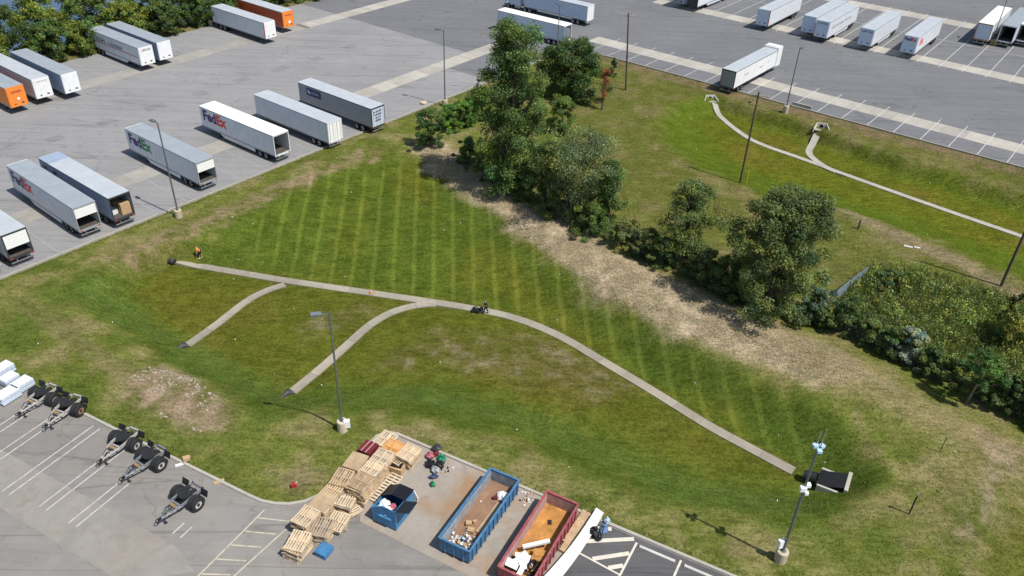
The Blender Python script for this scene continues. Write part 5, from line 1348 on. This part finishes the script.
person('person in black clothes pushing a mower along the channel', (p.x, p.y, pz), hd, .12, ((.5, .2, 1.0), (.5, -.2, 1.0)), (.2, -.22), 'cloth_black', ('cloth_black', True), 'black')
t = thing('lawn_mower', 'black push mower in front of the person in black', 'lawn mower', (p.x + math.cos(hd) * 1.15, p.y + math.sin(hd) * 1.15, pz), hd)
mb = MB(); mb.prism([(-.4, -.28), (.3, -.28), (.42, -.12), (.42, .12), (.3, .28), (-.4, .28)], .1, .28); mb.build('deck', 'black', t)
mb = MB(); mb.tube([(0, 0, .28), (0, 0, .5), (0, 0, .56)], [.2, .2, .12], 12); mb.build('engine', 'dark_steel', t)
mb = MB(); mb.tube([(-.38, .22, .25), (-.78, .22, .98), (-.78, -.22, .98), (-.38, -.22, .25)], .018, 6); mb.build('push_handle', 'black', t)
mb = MB(); mb.blob((-.62, 0, .42), (.26, .22, .22), 0, 2, 10, .08); mb.build('grass_bag', 'cloth_black', t)
for x in (-.35, .33):
    for s in (1, -1): mb = MB(); mb.tube([(x, s * .29, .12), (x, s * .35, .12)], .12, 12); mb.build('wheel', 'tyre', t)
# traffic cone style marker and rags on the channel
p = at(371, 294); t = thing('marker_cone', 'small orange and white cone lying at the channel', 'cone', (p.x, p.y, p.z + .12), .3, None, .7)
mb = MB(); mb.box((0, 0, .02), (.42, .42, .04)); mb.build('base_plate', 'orange', t)
mb = MB(); mb.tube([(0, 0, .04), (0, 0, .34)], [.17, .12], 12); mb.build('lower_cone', 'orange', t)
mb = MB(); mb.tube([(0, 0, .341), (0, 0, .5)], [.12, .085], 12); mb.build('white_band', 'bag_white', t); mb = MB(); mb.tube([(0, 0, .501), (0, 0, .75)], [.085, .035], 12); mb.build('tip', 'orange', t)

# ------------------------------------------------------------------ trees and shrubs
def crown_leaves(rg, centres, radii, per, size, col, spread=.22, droop=0.0, up=.5, tint=None):
    """leaf sized faces round many small clumps; returns quads and colours"""
    per = int(per * (2.1 if len(centres) > 1 and size < .215 else 1.35)); size = size * (.66 if size < .215 else .84)
    C = np.repeat(np.array(centres), per, 0); Rr = np.repeat(np.array(radii), per, 0)
    n = len(C)
    d = rg.normal(size=(n, 3)); d /= np.linalg.norm(d, axis=1)[:, None] + 1e-9
    r = rg.random(n) ** (1 / 2.2)
    p = C + d * (Rr * r[:, None])
    nrm = d * .7 + rg.normal(size=(n, 3)) * .7 + np.array([0, 0, up]); nrm /= np.linalg.norm(nrm, axis=1)[:, None]
    a = np.cross(nrm, rg.normal(size=(n, 3))); a /= np.linalg.norm(a, axis=1)[:, None] + 1e-9
    if droop: a = a * (1 - droop) + np.array([0, 0, -1]) * droop; a /= np.linalg.norm(a, axis=1)[:, None]
    b = np.cross(nrm, a); b /= np.linalg.norm(b, axis=1)[:, None] + 1e-9
    s = size * rg.uniform(.6, 1.35, n)[:, None]
    V = np.stack([p - a * s, p + b * s * .55, p + a * s, p - b * s * .55], 1)
    base = np.array(col) * np.array([1.95, 1.85, 1.7])
    cc = np.repeat(rg.uniform(.6, 1.45, len(centres)), per); ct = np.repeat(rg.normal(0, .10, len(centres)), per)
    f = cc * rg.uniform(.7, 1.35, n)
    cols = base[None] * f[:, None] * np.stack([1 + ct * 1.6, 1 + ct * .5, 1 - ct], 1)
    if tint is not None:
        k = rg.random(n) < tint[1]; cols[k] = np.array(tint[0]) * rg.uniform(.7, 1.2, k.sum())[:, None]
    return V, np.clip(cols, .004, .7)
def tree(name, label, base, h, rx, ry=None, col=(.06, .09, .025), crown_lo=.18, shape='round', clumps=60, per=80, leaf=.16, seed=0, group=None, cat='tree', stems=1, gap=.0, tint=None, lean=(0, 0), droop=0.0, cr_=None):
    rg = np.random.default_rng(seed + 100); ry = ry or rx
    t = thing(name, label, cat, base, 0, group)
    zlo = h * crown_lo; cen = []; rads = []
    tries = 0
    lob = rg.uniform(0, 6.28, 3)
    while len(cen) < clumps and tries < 6000:
        tries += 1
        w = rg.random() ** .85; th = rg.uniform(0, 6.283)
        if shape == 'round': prof = math.sqrt(max(0, 1 - (1.75 * w - .7) ** 2 / 1.15))
        elif shape == 'tall': prof = (min(1, w * 3.2 + .45)) * (1 - .42 * w) * (1.0 if w < .9 else .75)
        elif shape == 'cone': prof = 1.02 - w
        elif shape == 'vase': prof = .35 + .65 * w if w < .8 else 1.0 - (w - .8) * 2.4
        else: prof = math.sqrt(max(0, 1 - w * w))
        prof *= 1 + .20 * math.sin(2 * th + lob[0] + 4 * w) + .18 * math.sin(3 * th + lob[1] - 7 * w) + .12 * math.sin(5 * th + lob[2] + 11 * w)
        q = (rg.random() ** .45) * prof
        x = math.cos(th) * q * rx + lean[0] * w; y = math.sin(th) * q * ry + lean[1] * w; z = zlo + (h - zlo) * w
        c = np.array([x, y, z]); k = cr_ or (.16 * (rx + ry) / 2 + .045 * h) * rg.uniform(.6, 1.15)
        if gap and any(np.linalg.norm(c - e) < gap * k for e in cen): continue
        cen.append(c); rads.append(np.array([k, k, k * .75]))
    for c, k in zip(cen, rads): c[2] = min(c[2], h - k[2] * .7)
    # trunk and limbs to the clumps
    b = MB()
    for s in range(stems):
        ox, oy = (0, 0) if stems == 1 else (rg.uniform(-.5, .5) * rx, rg.uniform(-.5, .5) * ry)
        tx, ty = ox + lean[0] * .7 + rg.uniform(-.15, .15) * rx, oy + lean[1] * .7 + rg.uniform(-.15, .15) * ry
        r0 = max(.035, h * (.022 if stems == 1 else .012))
        b.tube([(ox * .4, oy * .4, -.3), (ox * .55, oy * .55, h * .12), ((ox * .5 + tx) / 2, (oy * .5 + ty) / 2, h * .45), (tx, ty, h * .86)], [r0 * 1.25, r0, r0 * .7, r0 * .2], 7)
    b.build('trunk', 'bark', t)
    b = MB()
    for i, c in enumerate(cen):
        if i % 2: continue
        z0 = max(.1 * h, c[2] - .3 * h * rg.uniform(.5, 1)); f = z0 / h
        st = Vector((lean[0] * .7 * f, lean[1] * .7 * f, z0)); e = Vector(c); mid = st.lerp(e, .55) + Vector((0, 0, -.04 * h))
        b.tube([st, mid, e], [h * .006 + .012, h * .004 + .009, .008], 4, cap=False)
    b.build('limbs', 'bark', t)
    V, cl = crown_leaves(rg, cen, rads, per, leaf, col, droop=droop, tint=tint)
    quads('crown', V, cl, 'leaf', t)
    return t
def ptree(name, label, bpx, tpx, hw, **k):
    p = at(*bpx); h = height_to(p, tpx[0], tpx[1]); r = hw / ppm(p)
    return tree(name, label, p, h, r, **k)
G1 = 'trees and shrubs along the fence line'
DK, MID, OL, PALE = (.058, .088, .028), (.06, .095, .026), (.085, .10, .036), (.10, .12, .055)
ptree('tall_tree', 'tallest tree, narrow and leafy, in front of the white open trailer', (511, 189), (517, 21), 34, col=(.062, .098, .03), shape='tall', clumps=220, per=110, leaf=.2, seed=1, group=G1, crown_lo=.0, cr_=1.1, gap=.35)
ptree('round_tree', 'dark dense round tree right of the tallest tree', (571, 97), (570, 41), 31, col=(.04, .068, .02), clumps=120, per=130, leaf=.22, seed=2, group=G1, crown_lo=.05)
ptree('shrub', 'small bright shrub below the dark round tree', (562, 133), (562, 98), 16, col=(.075, .115, .03), clumps=50, per=100, leaf=.16, seed=3, group=G1, cat='shrub', crown_lo=.05)
ptree('shrub', 'dark round shrub left of the hedge', (432, 147), (432, 109), 16, col=(.045, .08, .024), clumps=50, per=100, leaf=.16, seed=4, group=G1, cat='shrub', crown_lo=.02)
for k, (x, y) in enumerate(((452, 130), (463, 126), (474, 120), (482, 114))):
    ptree('hedge_shrub', ('leftmost bush of the bright hedge beside the lamp post', 'second bush from the left of the bright hedge', 'third bush from the left of the bright hedge', 'rightmost bush of the bright hedge against the tallest tree')[k], (x, y), (x, y - 25), 12, col=(.06, .12, .026), clumps=60, per=90, leaf=.15, seed=5 + k, group='bushes of the bright hedge', cat='shrub', crown_lo=.0)
ptree('willow_tree', 'pale loose many stemmed tree right of the tallest tree', (578, 222), (578, 133), 37, col=(.095, .12, .055), shape='vase', clumps=170, per=80, leaf=.17, seed=11, group=G1, stems=6, crown_lo=.08, droop=.3)
ptree('willow_tree', 'narrow dark green tree at the right of the pale loose tree', (607, 230), (608, 160), 15, col=(.062, .10, .03), shape='tall', clumps=70, per=100, leaf=.15, seed=12, group=G1, crown_lo=.05)
ptree('willow_tree', 'pale loose tree between the tallest tree and its right neighbour', (545, 205), (546, 142), 19, col=(.07, .10, .035), shape='round', clumps=80, per=100, leaf=.15, seed=13, group=G1, crown_lo=.03)
for k, (x, y, h_, w, c) in enumerate(((470, 172, 24, 13, MID), (490, 186, 30, 15, DK), (528, 206, 32, 16, MID), (556, 222, 30, 16, DK), (590, 242, 28, 15, MID), (622, 256, 26, 13, OL), (645, 266, 26, 13, OL), (662, 274, 26, 13, DK), (704, 288, 28, 14, OL), (724, 298, 30, 15, DK), (742, 308, 30, 15, MID), (812, 328, 30, 16, (.07, .10, .06)), (840, 338, 30, 17, DK))):
    ptree('undergrowth_shrub', 'low shrub in the fence line, %s of the thirteen counted from the left' % ('first', 'second', 'third', 'fourth', 'fifth', 'sixth', 'seventh', 'eighth', 'ninth', 'tenth', 'eleventh', 'twelfth', 'last')[k], (x, y - 8), (x, y - 10 - h_), w + 3, col=c, clumps=60, per=90, leaf=.16, seed=30 + k, group='low shrubs along the fence', cat='shrub', crown_lo=0)
ptree('thin_tree', 'thin see-through tree left of the big round tree', (682, 265), (688, 183), 24, col=(.075, .10, .035), clumps=150, per=70, leaf=.16, seed=14, group=G1, crown_lo=.05, cr_=.72)
ptree('big_tree', 'big broad round tree in the fence line on the right', (767, 308), (783, 191), 50, col=(.068, .092, .034), clumps=210, per=130, leaf=.19, seed=15, group=G1, crown_lo=.0, cr_=.95, gap=.55)
ptree('young_tree', 'young tree on a bare stem casting its shadow on the dry slope', (966, 404), (975, 352), 18, col=(.05, .10, .028), clumps=30, per=90, leaf=.15, seed=16, group=G1, crown_lo=.35)
ptree('red_sapling', 'thin sapling with rust red leaves near the utility pole', (602, 110), (602, 66), 4.5, col=(.13, .04, .022), shape='tall', clumps=30, per=30, leaf=.12, seed=17, group=G1, crown_lo=.3, cr_=.42)
ptree('small_conifer', 'small dark conical bush left of the rear utility pole', (613, 76), (613, 57), 5.5, col=(.035, .07, .025), shape='cone', clumps=18, per=90, leaf=.12, seed=18, group=G1, crown_lo=.0, cat='shrub')
ptree('dark_cypress', 'small dark upright bush at the kerb left of the tallest tree', (478, 100), (479, 79), 3.2, col=(.015, .018, .02), shape='tall', clumps=10, per=80, leaf=.1, seed=19, group=G1, crown_lo=.0, cat='shrub')
# scrub on the right
LG = (.075, .108, .034)
SC = [((868, 343), 22, 14, LG, 'leafy shrub at the fence, left end of the weeds'), ((890, 354), 26, 15, DK, 'dark shrub at the fence left of the silvery shrub'), ((906, 361), 30, 14, (.15, .19, .155), 'silvery grey shrub among the dark ones at the fence'), ((930, 373), 24, 15, DK, 'dark shrub at the fence right of the silvery shrub'), ((950, 383), 24, 14, LG, 'leafy shrub at the fence left of the young tree'),
      ((988, 402), 34, 16, LG, 'leafy shrub at the fence right of the young tree'), ((1012, 411), 34, 18, DK, 'dark shrub at the fence in the right corner'), ((1038, 424), 36, 20, DK, 'dark shrub at the fence cut by the right edge'), ((1008, 348), 42, 21, (.105, .13, .035), 'large yellowing shrub at the right edge'), ((1032, 316), 34, 20, LG, 'leafy shrub at the right edge behind the yellowing one'), ((885, 290), 18, 15, (.06, .085, .03), 'dark shrub at the upper left of the weeds')]
for k, (bp, hh, w, c, lab) in enumerate(SC):
    ptree('scrub_shrub', lab, bp, (bp[0], bp[1] - hh), w, col=c, clumps=60, per=90, leaf=.17, seed=60 + k, group='shrubs among the weeds', cat='shrub', crown_lo=0, tint=((.32, .27, .03), .22) if 'yellowing' in lab and 'large' in lab else None)
# trees by the creek behind the old yard
rgt = random.Random(21)
row = []
for k in range(13):
    u = -30 + k * 7.4 + rgt.uniform(-1, 1); row.append((u, 63.2 + rgt.uniform(-.6, .8), rgt.uniform(5.2, 6.8), 3.9))
for k in range(13):
    u = -27 + k * 7.4 + rgt.uniform(-1.2, 1.2); row.append((u, 67.5 + rgt.uniform(-1, 1), rgt.uniform(6.5, 9.0), 4.2))
ONE = ['first', 'second', 'third', 'fourth', 'fifth', 'sixth', 'seventh', 'eighth', 'ninth', 'tenth', 'eleventh', 'twelfth', 'thirteenth']
for k, (u, v, h_, r_) in enumerate(row):
    p = FL.p(u, v); p.z = hz(p.x, p.y)
    if k >= 13: h_ += 2.0
    if k in (13, 14): h_ *= .62
    c = [(.052, .085, .024), (.085, .115, .026), (.045, .075, .022), (.10, .13, .028), (.06, .095, .03)][rgt.randrange(5)]
    if 7 <= k % 13: c = [(.045, .075, .022), (.055, .085, .026)][k % 2]
    tree('creek_tree', 'bushy tree behind the old yard, %s from the left in the %s row' % (ONE[k % 13], 'front' if k < 13 else 'rear'), p, h_, r_, col=c, clumps=90, per=110, leaf=.22, seed=80 + k, group='trees behind the old yard', crown_lo=.0 if k < 13 else .1)

# ------------------------------------------------------------------ fence
fl = [at(448, 166), at(520, 192), at(580, 226), at(640, 256), at(720, 288), at(830, 331), at(930, 380), at(1024, 424), at(1090, 460)]
def fence(label, line, h=1.8, fabric=None):
    t = thing('chain_link_fence', label, 'fence', line[0], 0); o = line[0]
    pts = []
    for a, b in zip(line[:-1], line[1:]):
        n_ = max(1, round((b - a).length / 3.0)); pts += [a.lerp(b, i / n_) for i in range(n_)]
    pts.append(line[-1]); pts = [Vector((p.x, p.y, hz(p.x, p.y))) - o for p in pts]
    for p in pts: mb_ = MB(); mb_.tube([p + Vector((0, 0, -.3)), p + Vector((0, 0, h + .05))], .035, 6); mb_.build('fence_post', 'dark_steel', t)
    wm = MB()
    for a, b in zip(pts[:-1], pts[1:]):
        mb_ = MB(); mb_.tube([a + Vector((0, 0, h)), b + Vector((0, 0, h))], .018, 5); mb_.build('top_rail', 'dark_steel', t)
        d = b - a; Ln = d.length; n_ = int(Ln / .16)
        for k in range(-int(h / .16), n_):
            for s in (1, -1):
                x0, x1 = k * .16, k * .16 + h
                f0, f1 = max(0, -x0 / h), min(1, (Ln - x0) / h)
                if f1 <= f0: continue
                za, zb = (f0, f1) if s > 0 else (1 - f0, 1 - f1)
                A = a + d * ((x0 + f0 * h) / Ln) + Vector((0, 0, za * h)); B = a + d * ((x0 + f1 * h) / Ln) + Vector((0, 0, zb * h))
                nn = Vector((-d.y, d.x, 0)).normalized() * .003
                wm.add([A - nn, A + nn, B + nn, B - nn], [(0, 1, 2, 3)]); q = Vector((0, 0, .004)); wm.add([A - q, A + q, B + q, B - q], [(0, 1, 2, 3)])
        if fabric: mb_ = MB(); nn = Vector((-d.y, d.x, 0)).normalized() * .05; mb_.add([a + nn + Vector((0, 0, .1)), b + nn + Vector((0, 0, .1)), b + nn + Vector((0, 0, h - .05)), a + nn + Vector((0, 0, h - .05))] + [a + nn * .7 + Vector((0, 0, .1)), b + nn * .7 + Vector((0, 0, .1)), b + nn * .7 + Vector((0, 0, h - .05)), a + nn * .7 + Vector((0, 0, h - .05))], [(0, 1, 2, 3), (7, 6, 5, 4), (0, 4, 5, 1), (3, 2, 6, 7)]); mb_.build('screen_panel', fabric, t)
    o2 = wm.build('wire_mesh', 'wire', t); o2['kind'] = 'stuff'
    return t
fence('grey chain link fence running along the trees and shrubs', fl)
fence('short fence with pale blue screen panels right of the big tree', [at(818, 316), at(848, 291), at(866, 278)], 1.7, 'fabric_blue')

# ------------------------------------------------------------------ weeds, tufts, rubble
def scatter(n, poly, rg):
    P_ = np.array(poly); lo, hi = P_.min(0), P_.max(0); out = []
    tot = 0
    while tot < n:
        q = rg.uniform(lo, hi, (n, 2)); q = q[sdist(q[:, 0], q[:, 1], poly) < 0]; out.append(q); tot += len(q)
        if tot == 0: break
    return np.concatenate(out)[:n]
def blades(q, h, w, rg, lean=.5):
    n = len(q); z = interp(ZG, q[:, 0], q[:, 1]) - .02
    th = rg.uniform(0, 6.283, n); hh = h * rg.uniform(.5, 1.4, n); ww = w * rg.uniform(.6, 1.4, n)
    a = np.stack([np.cos(th), np.sin(th), np.zeros(n)], 1) * ww[:, None] / 2
    ph = rg.uniform(0, 6.283, n); l_ = hh * lean * rg.uniform(.2, 1.2, n)
    tip = np.stack([np.cos(ph) * l_, np.sin(ph) * l_, hh], 1); b = np.stack([q[:, 0], q[:, 1], z], 1)
    return np.stack([b - a, b + a, b + a * .55 + tip, b - a * .55 + tip], 1)
rg = np.random.default_rng(5)
WEED = P([(835, 322), (850, 285), (880, 268), (930, 278), (990, 295), (1060, 318), (1120, 420), (1060, 440), (1024, 420), (940, 378), (880, 350)], 0)
q = scatter(1500, WEED, rg)
nn_ = fbm(q[:, 0], q[:, 1], 4.0, 3, 4); zz_ = interp(ZG, q[:, 0], q[:, 1]); nw_ = fbm(q[:, 0], q[:, 1], 2.2, 2, 14)
PALW = np.array([(.115, .155, .034), (.095, .14, .034), (.135, .155, .045), (.07, .105, .03), (.125, .15, .04), (.10, .15, .03)])
Vs, Cs = [], []
for i in range(len(q)):
    hgt = .3 + 2.1 * nn_[i] * rg.uniform(.3, 1.3); r = rg.uniform(.35, .75)
    cen = [np.array([q[i, 0], q[i, 1], zz_[i] + hgt * .55])]
    V, c = crown_leaves(rg, cen, [np.array([r, r, hgt * .6])], 34, .17, PALW[int((nn_[i] * 3 + rg.random() * 3)) % 6] * .95 * (.55 + .9 * nw_[i]), droop=-.35)
    Vs.append(V); Cs.append(c)
q2 = scatter(9000, WEED, rg); Vb = blades(q2, 1.35, .07, rg, .45); Cb = np.where((rg.random(len(q2)) < .6)[:, None], [[.13, .17, .05]], [[.17, .165, .08]]) * rg.uniform(.6, 1.3, (len(q2), 1)); Vs.append(Vb); Cs.append(Cb)
o = quads('tall_weeds', np.concatenate(Vs), np.concatenate(Cs), 'leaf'); stuff(o, 'tall green weeds between the fence and the far basin', 'weeds')
DRYP = P([(408, 142), (440, 140), (520, 200), (640, 262), (760, 316), (850, 356), (900, 398), (800, 385), (690, 345), (600, 300), (520, 242), (470, 208), (425, 172)], .3)
q = scatter(75000, DRYP, rg)
f = fbm(q[:, 0], q[:, 1], 2.6, 4, 2); dd_ = sdist(q[:, 0], q[:, 1], DRYP); keep = rg.random(len(q)) < sm(.2, .6, f) * sm(.3, -3.0, dd_ + (f - .5) * 5); q = q[keep]
V = blades(q, .13, .045, rg, 2.0); c = interp(CG, q[:, 0], q[:, 1]); c = (c * .5 + np.array([.46, .39, .28]) * .5) * rg.uniform(.85, 1.3, (len(q), 1))
stuff(quads('dry_grass', V, c, 'blade'), 'long dry tan grass along the top of the berm', 'grass')
LAWN = P([(-80, 300), (0, 272), (300, 150), (440, 100), (530, 60), (620, 58), (1060, 180), (1060, 590), (720, 590), (430, 450), (380, 430), (330, 480), (270, 500), (90, 412), (-80, 330)], 0)
q = scatter(150000, LAWN, rg)
x, y = q[:, 0], q[:, 1]
ok = (np.minimum(sdist(x, y, YARD), sdist(x, y, LOT)) > .45)
for ln in CH.values(): ok &= ldist(x, y, ln) > .72
st_ = interp(SG, x, y); ok &= rg.random(len(q)) > st_ * .85
inb = sdist(x, y, FLO1) < 0; ok &= (rg.random(len(q)) > inb * .4)
q = q[ok]
V = blades(q, .055, .12, rg, 3.0); c = interp(CG, q[:, 0], q[:, 1]) * rg.uniform(.6, 1.5, (len(q), 1))
stuff(quads('lawn_tufts', V, c, 'blade'), 'rough tufts of grass all over the lawn', 'grass')
# longer weeds at the kerbs
kp = []
for a, b in zip(kerb_yard[:-1], kerb_yard[1:]):
    n_ = int(min((b - a).length, 400) * 14); s = rg.random(n_); d = (b - a).normalized(); nn = Vector((d.y, -d.x))
    off = np.abs(rg.normal(0, .35, n_)) + .22
    kp.append(np.stack([a.x + (b.x - a.x) * s + nn.x * off, a.y + (b.y - a.y) * s + nn.y * off], 1))
for a, b in zip(kerb_near[:-1], kerb_near[1:]):
    n_ = int(min((b - a).length, 400) * 14); s = rg.random(n_); d = (b - a).normalized(); nn = Vector((-d.y, d.x))
    off = np.abs(rg.normal(0, .35, n_)) + .25
    kp.append(np.stack([a.x + (b.x - a.x) * s + nn.x * off, a.y + (b.y - a.y) * s + nn.y * off], 1))
q = np.concatenate(kp); V = blades(q, .16, .05, rg, 1.6)
c = np.array([.12, .15, .045]) * rg.uniform(.7, 1.5, (len(q), 1)); stuff(quads('kerb_grass', V, c, 'blade'), 'uncut grass growing along the kerbs', 'grass')
# rubble
RUB = P([(122, 384), (150, 370), (200, 380), (233, 410), (226, 430), (195, 436), (150, 416), (122, 402)], -.3)
q = scatter(1500, RUB, rg); f = fbm(q[:, 0], q[:, 1], 1.8, 3, 8); q = q[f > .57]
mb = MB()
for i, (x, y) in enumerate(q):
    s = .04 + .13 * random.random() ** 3; mb.blob((x, y, hz(x, y) + s * .2), (s, s * random.uniform(.6, 1), s * .6), i % 3, i, 5, .3)
stuff(mb.build('rubble', ['rubble_stone', 'wood_grey', 'rubble_stone']), 'pale stones and rubble on the near bank', 'rubble')
q = scatter(260, LAWN, rg); ok = np.minimum(sdist(q[:, 0], q[:, 1], YARD), sdist(q[:, 0], q[:, 1], LOT)) > .6; mb = MB()
for i, (x, y) in enumerate(q[ok][:70]):
    s = random.uniform(.03, .07); mb.box((x, y, hz(x, y) + .06), (s * 2, s, s), random.random() * 3, 0, random.uniform(-.5, .5))
stuff(mb.build('wind_blown_paper', 'bag_white'), 'scraps of white paper blown over the lawn', 'litter')
